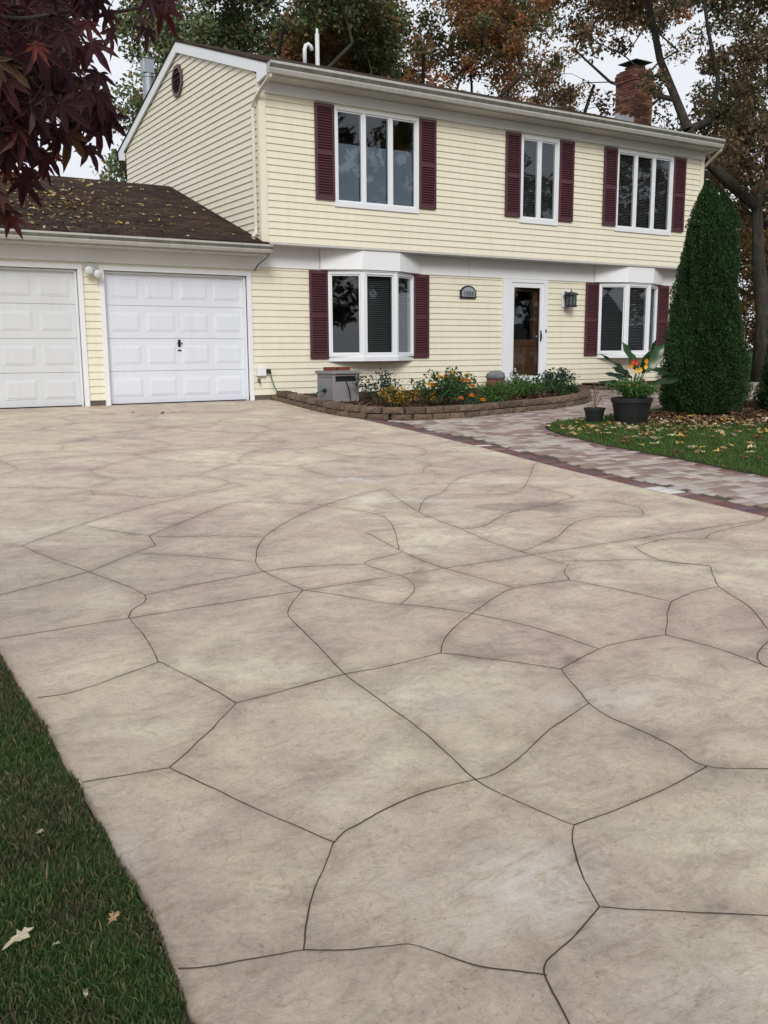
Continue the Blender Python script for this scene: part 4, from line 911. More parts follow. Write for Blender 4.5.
# ------------------------------------------------------------------ plants
def leafcloud(centers,rads,n,size,aspect=.45,up=.3,rngl=rng,jit=1.0,flat=False):
    """n small four-cornered leaves round each centre -> V,F"""
    C=np.repeat(np.asarray(centers,float),n,0); Rr=np.repeat(np.asarray(rads,float),n); N_=len(C)
    d=rngl.normal(size=(N_,3)); d/=np.linalg.norm(d,axis=1)[:,None]; rr=Rr*rngl.uniform(.15,1,N_)**.6
    p=C+d*rr[:,None]*np.array([1,1,.8])
    a=rngl.normal(size=(N_,3))+d*.6; a[:,2]+=up; a/=np.linalg.norm(a,axis=1)[:,None]
    b=np.cross(a,rngl.normal(size=(N_,3))); b/=np.linalg.norm(b,axis=1)[:,None]
    s=size*rngl.uniform(.55,1.25,N_)[:,None]; fold=np.cross(a,b)*s*.18
    V=np.stack([p-a*s,p+b*s*aspect+fold,p+a*s,p-b*s*aspect+fold],1).reshape(-1,3)
    return V,np.arange(N_*4).reshape(-1,4)
def bushy(name,x,y,z,w,h,n,size,mat,label,cat,blooms=None,nb=0,bsize=.03,group=None,stems=8,asp=.45,hole=False,d=None):
    d=d or w; root=empty(name,(x,y,z),label,cat,group); cs=[];rs=[]
    m=MB(); tips=[]
    for k in range(stems):
        a=random.uniform(0,6.28); r=random.uniform(.1,.9)**.7; t=Vector((x+math.cos(a)*w/2*r,y+math.sin(a)*d/2*r,z+h*random.uniform(.55,.95)*(1-.3*r))); m.tube([(x+math.cos(a)*.03,y+math.sin(a)*.03,z),tuple(Vector((x,y,z)).lerp(t,.5)+Vector((0,0,.03))),tuple(t)],[.007,.005,.003],5); tips.append(t)
        for q in (.55,.8,1.0): p=Vector((x,y,z)).lerp(t,q); cs.append(p[:]); rs.append(min(w,h)*.22)
    m.build('stem',M['stem'],root)
    V,Fq=leafcloud(cs,rs,max(4,n//len(cs)),size,asp); V[:,2]=np.maximum(V[:,2],z+.002); npmesh('foliage',V,Fq,mat,root)
    for k in range(nb):
        t=tips[k%len(tips)]+Vector((random.uniform(-.05,.05),random.uniform(-.08,.0),random.uniform(.0,.06))); mb=MB(); pt=random.choice(blooms)
        for q in range(9):
            a=q*2*math.pi/9; e=Vector((math.cos(a),math.sin(a)*.7,.35*math.sin(a)))*bsize; s_=Vector((-math.sin(a),math.cos(a),0))*bsize*.36
            mb.add([tuple(t),tuple(t+e*.6+s_+Vector((0,0,.25*bsize))),tuple(t+e),tuple(t+e*.6-s_+Vector((0,0,.25*bsize)))],[(0,1,2,3)])
            e=e*.62; mb.add([tuple(t+Vector((0,0,bsize*.2))),tuple(t+e*.6+s_*.8+Vector((0,0,.5*bsize))),tuple(t+e+Vector((0,0,bsize*.3))),tuple(t+e*.6-s_*.8+Vector((0,0,.5*bsize)))],[(0,1,2,3)])
        mb.build('flower',M[pt],root)
    return root
def sz(y): return gz(y)+.07
bushy('rose_bush',8.25,13.2,sz(13.2),.85,.60,620,.032,M['leafdark'],'leggy rose bush beside the hose box, its left side dark green','shrub',stems=12)
bushy('marigold_plant',8.2,12.6,sz(12.6),.85,.36,900,.028,M['leafyellow'],'low yellow leaved plant in front of the rose bush','plant',['yellowp','orange'],10,.022,stems=14)
bushy('marigold_plant',8.75,12.55,sz(12.55),.5,.32,380,.024,M['leafyellow'],'small orange flowered plant between the yellow plant and the tall orange blooms','plant',['orange','redp'],8,.03,stems=8)
bushy('dahlia_plant',9.1,12.4,sz(12.4),1.3,.68,1700,.036,M['leafgreen'],'bushy green plant with large yellow and orange flowers, tallest in the bed','flowering plant',['orange','yellowp'],14,.060,stems=22)
bushy('dahlia_plant',8.85,11.62,gz(11.5)+.14,.5,.16,200,.030,M['leafdark'],'small plant spilling over the block wall with one orange bloom','flowering plant',['orange'],3,.055,stems=7)
bushy('ground_cover_clump',10.5,12.8,sz(12.8),1.25,.36,1500,.026,M['leafbright'],'bright green low clump in the middle of the bed, right of the orange flowers','plant',stems=26,d=.8)
bushy('ground_cover_clump',11.4,13.15,sz(13.1),1.15,.40,1300,.026,M['leafbright'],'bright green low clump in front of the door, left of the dark shrub','plant',stems=24,d=.8)
bushy('ground_cover_clump',9.95,12.35,sz(12.3),.85,.2,500,.024,M['leafbright'],'flat green patch behind the wall, just right of the orange flowers','plant',stems=16,d=.5)
bushy('dark_shrub',12.65,13.75,sz(13.7),.95,.52,1900,.030,M['leafdark'],'rounded dark blue green shrub at the right end of the bed','shrub',stems=22)
bushy('dark_shrub',12.15,12.95,sz(12.9),.5,.42,520,.03,M['leafgreen'],'small upright green plant with a white bloom before the door','shrub',['whitep'],2,.03,stems=10)
bushy('white_flower_plant',12.1,14.2,sz(14.2),.5,.45,360,.028,M['leafgreen'],'white flowered plant beside the rounded stone ornament','flowering plant',['whitep'],9,.035,stems=9)
# stone ornament on a clay pot
so=empty('stone_ornament',(11.95,14.7,sz(14.6)),'rounded grey topped clay ornament standing left of the front door','ornament')
m=MB(); m.lathe([(.10,0),(.17,.04),(.20,.12),(.18,.22)],(11.95,14.7,sz(14.6)),18,.03); m.build('pot',M['clay'],so,smooth=True)
m=MB(); m.lathe([(.17,.22),(.20,.27),(.17,.35),(.09,.39),(.01,.40)],(11.95,14.7,sz(14.6)),18,.05); m.build('stone',M['stone'],so,smooth=True)
for k,(x,y,h,l) in enumerate(((17.3,14.9,.25,'low green plant in the bed under the right bay window'),(18.0,14.8,.3,'green plant at the end of the bed by the house corner'))): bushy('bed_plant',x,y,gz(y)+.12,.6,h,300,.03,M['leafdark'],l,'plant',stems=8)
# pots
def pot(x,y,rt_,rb_,h,name,label,mat):
    z=gz(y)+.01; root=empty(name,(x,y,z),label,'plant pot'); m=MB()
    m.lathe([(rb_,0),(rb_*1.02,.02),(rt_*.97,h*.82),(rt_*1.04,h*.83),(rt_*1.05,h),(rt_*.94,h),(rt_*.9,h*.86),(.01,h*.85)],(x,y,z),28); m.build('tub',mat,root,smooth=False)
    m=MB(); m.lathe([(rt_*.9,h*.87),(.01,h*.90)],(x,y,z),20); m.build('potting_soil',M['soil'],root); return root,z
bigp,bzp=pot(10.30,9.55,.285,.225,.385,'planter','large black round tub on the leaf strewn lawn edge',M['dark_plastic'])
m=MB()
for zz in (.10,.26): m.lathe([(.225+.06*zz/.4+.010,zz),(.225+.06*zz/.4+.014,zz+.03)],(10.30,9.55,bzp),28)
m.build('band',M['black'],bigp)
bushy('potted_plant',10.30,9.55,bzp+.34,.74,.34,2000,.026,M['leafbright'],'soft green trailing plant filling the large black tub','plant',['yellowp','whitep'],5,.018,stems=30)
smp,szp=pot(9.93,9.92,.15,.115,.22,'planter','small dark green pot left of the large tub',M['dark_plastic'])
tw=empty('twiggy_plant',(9.93,9.92,szp+.2),'nearly bare brown twiggy plant in the small pot','plant'); m=MB()
for k in range(11):
    a=random.uniform(0,6.28); r=random.uniform(.03,.16); t=Vector((9.93+math.cos(a)*r,9.92+math.sin(a)*r,szp+.2+random.uniform(.15,.42))); b=Vector((9.93,9.92,szp+.19)); mid=b.lerp(t,.55)+Vector((random.uniform(-.03,.03),0,.02)); m.tube([tuple(b),tuple(mid),tuple(t)],[.004,.003,.0015],5)
    for q in range(2): e=mid+Vector((random.uniform(-.08,.08),random.uniform(-.08,.08),random.uniform(.04,.12))); m.tube([tuple(mid),tuple(e)],[.002,.001],4)
m.build('stem',M['twig'],tw); V,Fq=leafcloud([(9.93,9.92,szp+.35),(9.95,9.9,szp+.5)],[.16,.12],22,.013); npmesh('foliage',V,Fq,M['chips'],tw)
V,Fq=leafcloud([(9.93,9.92,szp+.21)],[.1],30,.02); V[:,2]=np.clip(V[:,2],szp+.19,szp+.26); npmesh('pot_leaves',V,Fq,M['leafyellow'],tw)
# canna with big leaves behind the tub
cxp,cyp=10.62,9.98; cz0=gz(cyp)+.01
can=empty('canna_plant',(cxp,cyp,cz0),'tall plant with broad paddle leaves behind the large tub','plant'); 
def paddle(root,base,tip,width,droop,mat,roll=0,n=9):
    base=Vector(base);tip=Vector(tip); m=MB(); ax=tip-base; ln=ax.length; side=ax.cross(Vector((math.sin(roll),-math.cos(roll),.25))).normalized(); nr=side.cross(ax).normalized()
    vs=[];fs=[]
    for i in range(n+1):
        u=i/n; w_=width*(math.sin(math.pi*min(1,u*.93+.05))**.75)*(1-.35*u); c=base+ax*u-Vector((0,0,droop*u*u))
        wv=.02*math.sin(u*14)
        vs+= [tuple(c-side*w_+nr*(w_*.35+wv)),tuple(c),tuple(c+side*w_+nr*(w_*.35-wv))]
    for i in range(n):
        for k in range(2): a=i*3+k; fs.append((a,a+1,a+4,a+3))
    m.add(vs,fs); return m.build('leaf',mat,root,smooth=True)
YL=cyp
LV=[((636,372),(622,342),.115,0,'broad',.15),((640,372),(664,344),.15,0,'broad',-.3),((628,380),(604,371),.05,.03,'broad_dark',0),((632,378),(612,366),.07,.02,'broad_dark',.2),((645,368),(674,372),.05,.05,'broad_dark',0),((640,372),(657,337),.06,0,'broad_dark',.5),
    ((652,383),(681,378),.06,.03,'broad_dark',0),((638,370),(630,352),.10,.0,'broad_dark',.4),((622,383),(597,380),.04,.05,'broad_dark',.1),((645,372),(660,358),.08,.0,'broad',-.6),((628,372),(600,355),.03,-.02,'broad_dark',.1)]
m=MB()
for i,(b,t,wd,dr,mt,ro) in enumerate(LV):
    yb=YL+random.uniform(-.12,.12); B=at(*b,yb); T=at(*t,yb+random.uniform(-.15,.15)); m.tube([(cxp+random.uniform(-.06,.06),cyp+random.uniform(-.05,.05),cz0+.02),tuple(Vector((cxp,cyp,cz0)).lerp(B,.6)+Vector((0,0,.04))),tuple(B)],[.014,.011,.008],6); paddle(can,B,T,wd,dr,M[mt],ro)
m.build('stem',M['stem'],can,smooth=True)
for k in range(7):
    c=at(637+random.uniform(-7,9),364+random.uniform(-3,1)+(k%3)*3,YL-.1); mb=MB()
    for q in range(6): a=q*1.05+k; e=Vector((math.cos(a)*.05,-.02,math.sin(a)*.045)); s_=Vector((-math.sin(a)*.02,0,math.cos(a)*.02)); mb.add([tuple(c),tuple(c+e*.6+s_),tuple(c+e),tuple(c+e*.6-s_)],[(0,1,2,3)])
    mb.build('flower',M['orange' if k%3<2 and k%2 else ('redp' if k%3==0 else 'yellowp')],can)
mb=MB(); c=at(643,385,YL-.1); mb.lathe([(.01,-.05),(.035,-.02),(.04,.03),(.02,.07),(.005,.10)],tuple(c),8); mb.tube([(c.x,c.y,cz0+.1),tuple(c-Vector((0,0,.04)))],.006,6); mb.build('seed_head',M['darkred'],can)
# ------------------------------------------------------------------ conifers
def arbor(x,y,w,h,label,tops,seed,n=36000):
    z=gz(y); root=empty('arborvitae',(x,y,z),label,'conifer','clipped conifers beside the lawn'); rg=np.random.default_rng(seed)
    def prof(t): t=np.asarray(t,float); return np.where(t<.1,.84+1.6*t,1-.58*(np.clip(t-.1,0,1)/.9))*np.where(t>.8,(np.clip(1.03-t,0,1)/.23)**.5,1)
    def bumpy(a,t): return 1+.07*np.sin(3*a+9*t+seed)+.05*np.sin(7*a-15*t)+.05*np.sin(11*a+23*t+1)
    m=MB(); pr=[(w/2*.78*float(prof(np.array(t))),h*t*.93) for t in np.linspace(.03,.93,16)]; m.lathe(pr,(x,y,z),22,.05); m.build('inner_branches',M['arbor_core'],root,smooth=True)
    m=MB(); m.tube([(x,y,z-.05),(x,y,z+.4)],[.09,.07],8); m.build('trunk',M['bark'],root)
    t=rg.uniform(0,1,n)**1.15; a=rg.uniform(0,2*np.pi,n); r=w/2*prof(t)*bumpy(a,t)*rg.uniform(.80,1.04,n)
    nz=np.array([noise.noise(Vector((5*math.cos(q),5*math.sin(q),w_*16+seed))) for q,w_ in zip(a,t)]); r=r*(1+.10*nz)
    p=np.stack([x+r*np.cos(a),y+r*np.sin(a),z+.03+t*h*.95+.05*nz],1)
    # tops: several leaders
    tk=t>.84; tt=rg.integers(0,len(tops),n)
    for i,(dx,dy,hh) in enumerate(tops):
        k=tk&(tt==i); q=(t[k]-.84)/.16; rr=w*.27*(1.02-q)**.85*bumpy(a[k],t[k])*rg.uniform(.5,1,k.sum()); p[k]=np.stack([x+dx*(.6+.4*q)+rr*np.cos(a[k]),y+dy*(.6+.4*q)+rr*np.sin(a[k]),z+h*.80+q*(hh-h*.80)],1)
    out=np.stack([np.cos(a),np.sin(a),np.zeros(n)],1)
    ax=out*rg.uniform(.2,1.0,n)[:,None]+np.array([0,0,1.0])*rg.uniform(.3,1.3,n)[:,None]+rg.normal(0,.35,(n,3)); ax/=np.linalg.norm(ax,axis=1)[:,None]
    sd=np.cross(ax,rg.normal(size=(n,3))); sd/=np.linalg.norm(sd,axis=1)[:,None]; s=rg.uniform(.010,.026,n)[:,None]
    V=np.stack([p-ax*s*.6,p+sd*s*.45,p+ax*s*1.2,p-sd*s*.45],1).reshape(-1,3); npmesh('foliage',V,np.arange(n*4).reshape(-1,4),M['arbor'],root); return root
arbor(12.62,10.25,1.55,3.78,'tall dark green two tipped conifer nearest the house corner','',1) if False else arbor(12.70,10.25,1.33,3.72,'tall dark green two tipped conifer in front of the house corner',[(-.12,0,3.68),(.22,-.05,3.52)],3,170000)
arbor(14.66,9.75,1.42,2.6,'shorter dark green conifer at the right edge, right of the tall one',[(0,0,2.6)],8,80000)
# ------------------------------------------------------------------ trees
def tree(name,base,trunk,limbs,crown_c,crown_r,nclump,nleaf,leafsize,mat,label,cat='tree',group=None,seed=1,thr=-.08,clr=.62,barkm='bark',tr=.26,keep=None,extra=()):
    rg=random.Random(seed); rn=np.random.default_rng(seed)
    root=empty(name,base,label,cat,group)
    nodes=[];par=[];cnt=[]
    def addn(p,pa): nodes.append(Vector(p)); par.append(pa); return len(nodes)-1
    last=-1
    tr_pts=[Vector(p) for p in trunk]
    for p in tr_pts: last=addn(p,last)
    ntr=len(nodes); rad={}
    for i in range(ntr): rad[i]=tr*(1-.45*i/max(1,ntr-1))
    for (start,pts,r0) in limbs:
        la=start
        for k,p in enumerate(pts): la=addn(p,la); rad[la]=r0*(1-.6*(k+1)/len(pts))
    nfix=len(nodes)
    C=Vector(crown_c); cl=list(map(Vector,extra)); tries=0
    while len(cl)<nclump and tries<nclump*30:
        tries+=1; v=Vector((rg.gauss(0,1),rg.gauss(0,1),rg.gauss(0,1))).normalized()*(rg.uniform(.15,1)**.45)
        p=C+Vector((v.x*crown_r[0],v.y*crown_r[1],v.z*crown_r[2]))
        if noise.noise(p*.33+Vector((seed*3.1,0,0)))<thr: continue
        if keep and not keep(p): continue
        cl.append(p)
    cl.sort(key=lambda p:min((p-nodes[i]).length for i in range(nfix)))
    for p in cl:
        best=min(range(len(nodes)),key=lambda i:(p-nodes[i]).length*(1.0+.25*max(0,(nodes[i].z-p.z)))+ (.0 if i>=1 else 3))
        b=nodes[best]; mid=b.lerp(p,.5)+Vector((rg.uniform(-.2,.2),rg.uniform(-.2,.2),rg.uniform(.0,.3)))*min(1,(p-b).length*.4)
        k=addn(mid,best); addn(p,k)
    ch=[0]*len(nodes)
    for i in range(len(nodes)-1,-1,-1):
        if not any(False for _ in ()): pass
        ch[i]=max(1,ch[i]); 
        if par[i]>=0: ch[par[i]]+=ch[i]
    for i in range(nfix,len(nodes)): rad[i]=.011*ch[i]**.5
    m=MB(); m.tube([tuple(p) for p in nodes[:ntr]],[rad[i] for i in range(ntr)],12)
    m.build('trunk',M[barkm],root,smooth=True)
    m=MB()
    for i in range(ntr,len(nodes)):
        a=nodes[par[i]]; r0=min(rad[par[i]],rad[i]*1.5); m.tube([tuple(a),tuple(nodes[i])],[r0,rad[i]],7 if i<nfix else 4,False)
    m.build('branches',M[barkm],root,smooth=True)
    V,Fq=leafcloud([p[:] for p in cl],[clr*rg.uniform(.6,1.25) for _ in cl],nleaf,leafsize,.55,.0,rn); npmesh('crown',V,Fq,mat,root)
    return root
def simple_trunk(x,y,z0,h,lean=(0,0)): return [(x,y,z0-.3),(x+.02,y,z0+h*.3),(x+lean[0]*.5,y+lean[1]*.5,z0+h*.65),(x+lean[0],y+lean[1],z0+h)]
def limbs_for(x,y,z,h,rad,n,seed,rise=.9,start=3):
    rg=random.Random(seed); out=[]
    for k in range(n):
        a=2*math.pi*k/n+rg.uniform(-.4,.4); l=rad*rg.uniform(.6,.85); pts=[]
        for q in (.33,.66,1.0): pts.append((x+math.cos(a)*l*q+rg.uniform(-.2,.2),y+math.sin(a)*l*q+rg.uniform(-.2,.2),z+h*rise*q**.9*rg.uniform(.96,1.03)))
        out.append((start,pts,.13))
    return out
# the oak beside the house with its forked limb
TY=16.0; t0=at(758,400,TY); fk=at(757,208,TY)
oak_tr=[(t0.x,TY,-.3),(t0.x+.02,TY,1.6),(at(757,300,TY).x,TY,3.0),(fk.x,TY,fk.z)]
l1=[tuple(at(735,188,TY+.1)),tuple(at(705,160,TY+.3)),tuple(at(688,130,TY+.5)),tuple(at(676,100,TY+.9)),tuple(at(660,60,TY+1.3)),tuple(at(652,20,TY+1.6)),tuple(at(640,-40,TY+1.8))]
l2=[tuple(at(768,170,TY)),tuple(at(775,120,TY-.2)),tuple(at(770,60,TY-.4)),tuple(at(790,-20,TY-.4))]
l3=[tuple(at(712,120,TY+1.2)),tuple(at(718,80,TY+1.6)),tuple(at(708,30,TY+2)),tuple(at(700,-30,TY+2.2))]
l4=[tuple(at(640,92,TY+1.6)),tuple(at(610,82,TY+2)),tuple(at(575,50,TY+2.4))]
_kr=random.Random(77)
def open_sky(p):
    # thin airy part of the crowns on both sides of the chimney
    d=p-EYE; w_=d.dot(fw); px=384+F*d.dot(r_)/w_; py=512-F*d.dot(u_)/w_
    if 572<px<705 and 62<py<165: return _kr.random()<.10
    if 595<px<690 and 30<py<=62: return _kr.random()<.15
    return True
def notroof(p): return open_sky(p) and not (p.x<XE+.8 and p.y<22.6 and p.z<roofz(min(max(p.y,U),YB))+.7)
tree('oak_tree',(t0.x,TY,0),oak_tr,[(3,l1,.165),(3,l2,.16),(6,l3,.09),(7,l4,.06)],(21.6,17.0,9.6),(5.9,4.6,5.6),330,190,.068,M['oak_dark'],'large dark leaved oak with a forked trunk standing right of the house',seed=5,thr=.0,clr=.56,tr=.24,keep=notroof)
for i,(x,y,h,cz_,cr,mt,lb,sd,nc,thr) in enumerate((
    (13.4,28,6.5,10.4,(4.4,3.6,4.5),'oak_green','dark green oak behind the left part of the roof',21,250,-.02),
    (19.8,29,6.5,11.2,(5.3,4,4.9),'oak_russet','russet brown oak behind the middle of the roof',22,330,-.16),
    (9.0,26.5,4.6,6.6,(1.15,1.3,2.3),'oak_green','thin sparse tree behind the grey flue pipe',23,26,-.1),
    (16.4,31,6.0,10.2,(3.9,3.4,4.4),'oak_green','green oak between the white vent pipes and the russet tree',24,190,-.12),
    (28.0,30,6.5,12.5,(5.2,4,5.6),'oak_russet','rust coloured oak seen above the chimney',25,95,.06),
    (33.5,24,5,9.5,(4.8,4,5.2),'oak_dark','dark leafed oak beyond the forked trunk',26,190,-.1),
    (36.0,20,4,7,(4.2,4,4.6),'oak_dark','brownish oak at the far right edge of the yard',27,170,-.1))):
    tree('oak_tree',(x,y,0),simple_trunk(x,y,0,h),limbs_for(x,y,h,cr[2]*.8,cr[0],6,sd),(x,y,cz_),cr,nc,200,.080,M[mt],lb,keep=open_sky,group='oak trees behind the house',seed=sd,thr=thr,clr=.66)
for i,(x,y,cz_,cr,lb,sd) in enumerate(((27.0,19.0,2.7,(2.3,1.6,2.7),'golden leaved small tree behind the forked oak trunk',31),(32.0,21.5,3.4,(2.8,2.0,3.4),'tall golden brown tree farther behind the oak trunk',32),(37.5,24,4.0,(3.2,2.4,4.0),'golden brown tree deepest in the yard on the right',33))):
    tree('autumn_tree',(x,y,0),simple_trunk(x,y,0,2.0),limbs_for(x,y,1.8,cr[2]*.6,cr[0],5,sd),(x,y,cz_),cr,110,130,.07,M['autumn_gold'],lb,group='golden trees of the right hand yard',seed=sd,thr=-.3,clr=.55,tr=.12)
# ------------------------------------------------------------------ the red maple overhanging from the left
def mapleleaf(mb,c,dirv,nrm,s,droop=.25):
    d=Vector(dirv).normalized(); n=Vector(nrm); n=(n-d*n.dot(d)).normalized(); sd=d.cross(n)
    lobes=[(-2.25,.42),(-1.45,.68),(-.72,.92),(0,1.05),(.72,.92),(1.45,.68),(2.25,.42)]
    cc=Vector(c); vs=[tuple(cc)]; k=[]
    def pt(a,r,z=0): 
        return cc+d*(math.cos(a)*r*s)+sd*(math.sin(a)*r*s)+n*(z*s-droop*s*r*r)
    seq=[]
    seq.append(pt(-2.75,.10))
    for i,(a,r) in enumerate(lobes):
        w_=.25; seq.append(pt(a-w_*1.1,r*.45,.03)); seq.append(pt(a-w_*.75,r*.66,.01)); seq.append(pt(a+random.uniform(-.05,.05),r*random.uniform(.9,1.1),-.05)); seq.append(pt(a+w_*.75,r*.66,.01)); seq.append(pt(a+w_*1.1,r*.45,.03))
        if i<6: seq.append(pt((a+lobes[i+1][0])/2,.36,-.02))
    seq.append(pt(2.75,.10))
    vs+=[tuple(p) for p in seq]; n_=len(seq)
    mb.add(vs,[(0,i,i+1) for i in range(1,n_)]+[(0,n_,1)])
mtx,mty=-1.75,3.1; mz=gz(mty)
map_=empty('japanese_maple',(mtx,mty,mz),'dark red lace leaved maple overhanging the picture from the top left','tree')
m=MB(); m.tube([(mtx,mty,mz-.1),(mtx+.05,mty-.02,mz+.5),(mtx+.15,mty-.1,mz+1.0),(mtx+.25,mty-.15,mz+1.5)],[.10,.085,.075,.06],10); m.build('trunk',M['bark_maple'],map_,smooth=True)
mbr=MB(); ml=MB(); hub=Vector((mtx+.25,mty-.15,mz+1.5))
TW=[([(-90,-30),(-20,5),(40,12),(88,22),(122,17),(150,11),(168,4)],2.6,3,.9,(.55,1)),
    ([(-90,-60),(0,-30),(60,-20),(100,-10),(140,-8),(170,-6)],2.5,6,1,(.3,1)),
    ([(-80,-20),(0,10),(50,20),(80,30),(96,50)],2.35,10,1,(0,1)),([(-80,-10),(0,30),(40,40),(80,55),(98,68)],2.5,12,1,(0,1)),([(-80,10),(0,45),(50,60),(90,78)],2.25,11,1,(0,1)),
    ([(-80,40),(0,70),(50,85),(80,100)],2.6,11,1,(0,1)),([(-80,50),(0,80),(40,100),(75,118),(98,130)],2.3,12,1,(0,1)),([(-80,60),(-10,90),(40,112),(70,125)],2.8,10,1,(0,1)),
    ([(-80,90),(-20,110),(15,125),(38,140)],2.2,9,1,(0,1)),([(-80,100),(-20,130),(10,150),(30,165)],2.5,10,1,(0,1)),([(-80,130),(-30,155),(0,170),(20,185)],2.3,10,1,(0,1)),([(-80,140),(-30,165),(0,185),(22,200)],2.7,9,1,(0,1)),
    ([(-80,0),(-10,20),(30,25),(60,20)],2.1,11,1,(0,1)),([(-80,-50),(0,-20),(40,0),(75,10)],2.2,10,1,(0,1)),([(-80,20),(-10,50),(30,70),(60,90)],2.1,10,1,(0,1)),([(-80,-40),(0,-10),(50,5),(85,8)],2.9,10,1,(0,1)),
    ([(-80,70),(-20,95),(10,105),(35,115)],2.15,9,1,(0,1)),([(-80,-90),(0,-60),(60,-45),(110,-30)],2.4,10,1,(0,1)),([(-80,30),(0,60),(40,75),(72,88)],2.95,10,1,(0,1)),([(20,60),(60,75),(100,90),(112,100)],2.45,5,1,(.4,1)),([(10,110),(30,135),(45,150),(52,158)],2.6,5,.6,(.4,1)),([(-60,150),(-20,180),(5,200),(14,212)],2.4,6,1,(0,1)),
    ([(0,40),(50,75),(95,100),(108,112)],2.7,6,1,(.4,1))]
for pts,Yd,nl,sc,(ua,ub) in TW:
    W_=[at(a-((10 if b<100 else 20) if len(pts)<6 else 0),b-6,Yd+random.uniform(-.06,.06)) for a,b in pts]; W_=catmull(W_,4)
    mbr.tube([tuple(hub.lerp(W_[0],0.0)),tuple(hub.lerp(W_[0],.5)+Vector((0,0,.1)))]+[tuple(p) for p in W_],[.03,.018]+[.007*(1-.8*i/len(W_))+.0012 for i in range(len(W_))],6)
    for k in range(nl*2 if nl>4 else nl):
        u=ua+(ub-ua)*(k+random.random()*.6)/(nl*2 if nl>4 else nl); i=min(len(W_)-1,int(u*(len(W_)-1))); p=W_[i]
        q=p+Vector((random.uniform(-.05,.05),random.uniform(-.07,.07),random.uniform(-.06,.0))); mbr.tube([tuple(p),tuple(q)],[.0014,.001],4)
        dv=Vector((random.uniform(-.35,.55),random.uniform(-.5,.3),random.uniform(-1,-.45))); nv=Vector((random.uniform(-.5,.5),-1,random.uniform(-.1,.9))); mapleleaf(ml,q,dv,nv,random.uniform(.036,.078)*(sc**.3))
# the rest of the crown, out of frame on the left
for k in range(1500):
    v=Vector((random.gauss(0,1),random.gauss(0,1),random.gauss(0,1))).normalized()*random.uniform(.55,1)**.5
    q=Vector((mtx+.35+v.x*1.45,mty-.1+v.y*1.5,mz+2.2+v.z*.95))
    d=q-EYE; w_=d.dot(fw); px=384+F*d.dot(r_)/w_ if w_>.1 else -999; py=512-F*d.dot(u_)/w_ if w_>.1 else 0
    if px>-20+ (30 if py<140 else 0) and q.y<6 and w_>.1 and py>-80: continue
    if q.z<mz+1.3: continue
    mapleleaf(ml,q,(random.uniform(-.5,.5),random.uniform(-.5,.5),-.8),(random.uniform(-.5,.5),-.6,.6),random.uniform(.06,.085))
for k in range(16):
    a=random.uniform(0,6.28); e=Vector((mtx+.3+math.cos(a)*1.1,mty-.1+math.sin(a)*1.1,mz+2.2+random.uniform(-.4,.6)));
    if e.x>.0 and e.y>1.2: continue
    mbr.tube([tuple(hub),tuple(hub.lerp(e,.5)+Vector((0,0,.15))),tuple(e)],[.03,.018,.006],6)
mbr.build('branches',M['bark_maple'],map_,smooth=True); ml.build('leaves',M['maple'],map_)
# ------------------------------------------------------------------ fallen leaves, each its own object
def leafmesh(key,kind):
    mb=MB(); r=random.Random(key); n=12; prof=[]
    for i in range(n):
        a=2*math.pi*i/n; rad=(.045 if i%2==0 else .026)*r.uniform(.8,1.2); rad*= (1.25 if abs(math.sin(a))<.4 else .85); prof.append((math.cos(a)*rad,math.sin(a)*rad,.006+r.uniform(0,.016)))
    mb.add([(0,0,.003)]+prof,[(0,1+i,1+(i+1)%n) for i in range(n)])
    me=bpy.data.meshes.new('fallen_leaf'); me.from_pydata(mb.v,[],mb.f); me.materials.append(M['fl_'+kind]); me.update(); return me
LM={k:[leafmesh(i*7+hash_,k) for i in range(3)] for hash_,(k,_) in enumerate(LEAFCOL)}
def dropleaf(x,y,z,kind,scale,nrm,label,group):
    o=bpy.data.objects.new('fallen_leaf',random.choice(LM[kind])); COL.objects.link(o); o.location=(x,y,z)
    q=Vector((0,0,1)).rotation_difference(Vector(nrm)); o.rotation_mode='QUATERNION'; o.rotation_quaternion=q@Matrix.Rotation(random.uniform(0,6.28),3,'Z').to_quaternion()@Matrix.Rotation(random.gauss(0,.22),3,'X').to_quaternion()
    o.scale=(scale,scale*random.uniform(.6,1),scale*random.uniform(.8,2)); return tag(o,label,'fallen leaf',group)
# lawn island: thick near the mulch, thin towards the walk
k=0
while k<165:
    x=random.uniform(8.3,13.2); y=random.uniform(5.0,10.3)
    if not inpoly(x,y,ISLAND): continue
    dens=.35*math.exp(-((y-9.2+.12*(x-9))/1.0)**2)+(.75 if x<11.5 and y<8.9 else .12)
    if random.random()>dens: continue
    dropleaf(x,y,gz(y)+.035,random.choice(['pale','pale','tan','yellow','cream','brown']),random.uniform(.9,1.8),(0,-SL,1),'pale dead leaf lying on the right hand lawn','fallen leaves on the right hand lawn'); k+=1
k=0
rn_=Vector((0,-.347,1)).normalized()
while k<135:
    x=random.uniform(2.6,6.85); y=random.uniform(GE+.05,18.9)
    dens=.22+.9*math.exp(-((x-3.9)/.75)**2-((y-16.9)/1.4)**2)+ .25*math.exp(-((y-GE)/.25)**2)
    if random.random()>dens: continue
    dropleaf(x,y,groofz(y)+.024,random.choice(['pale','yellow','tan','tan','yellow','brown','cream']),random.uniform(.7,1.3),rn_,'dry yellow brown leaf lying on the garage roof shingles','fallen leaves on the garage roof'); k+=1
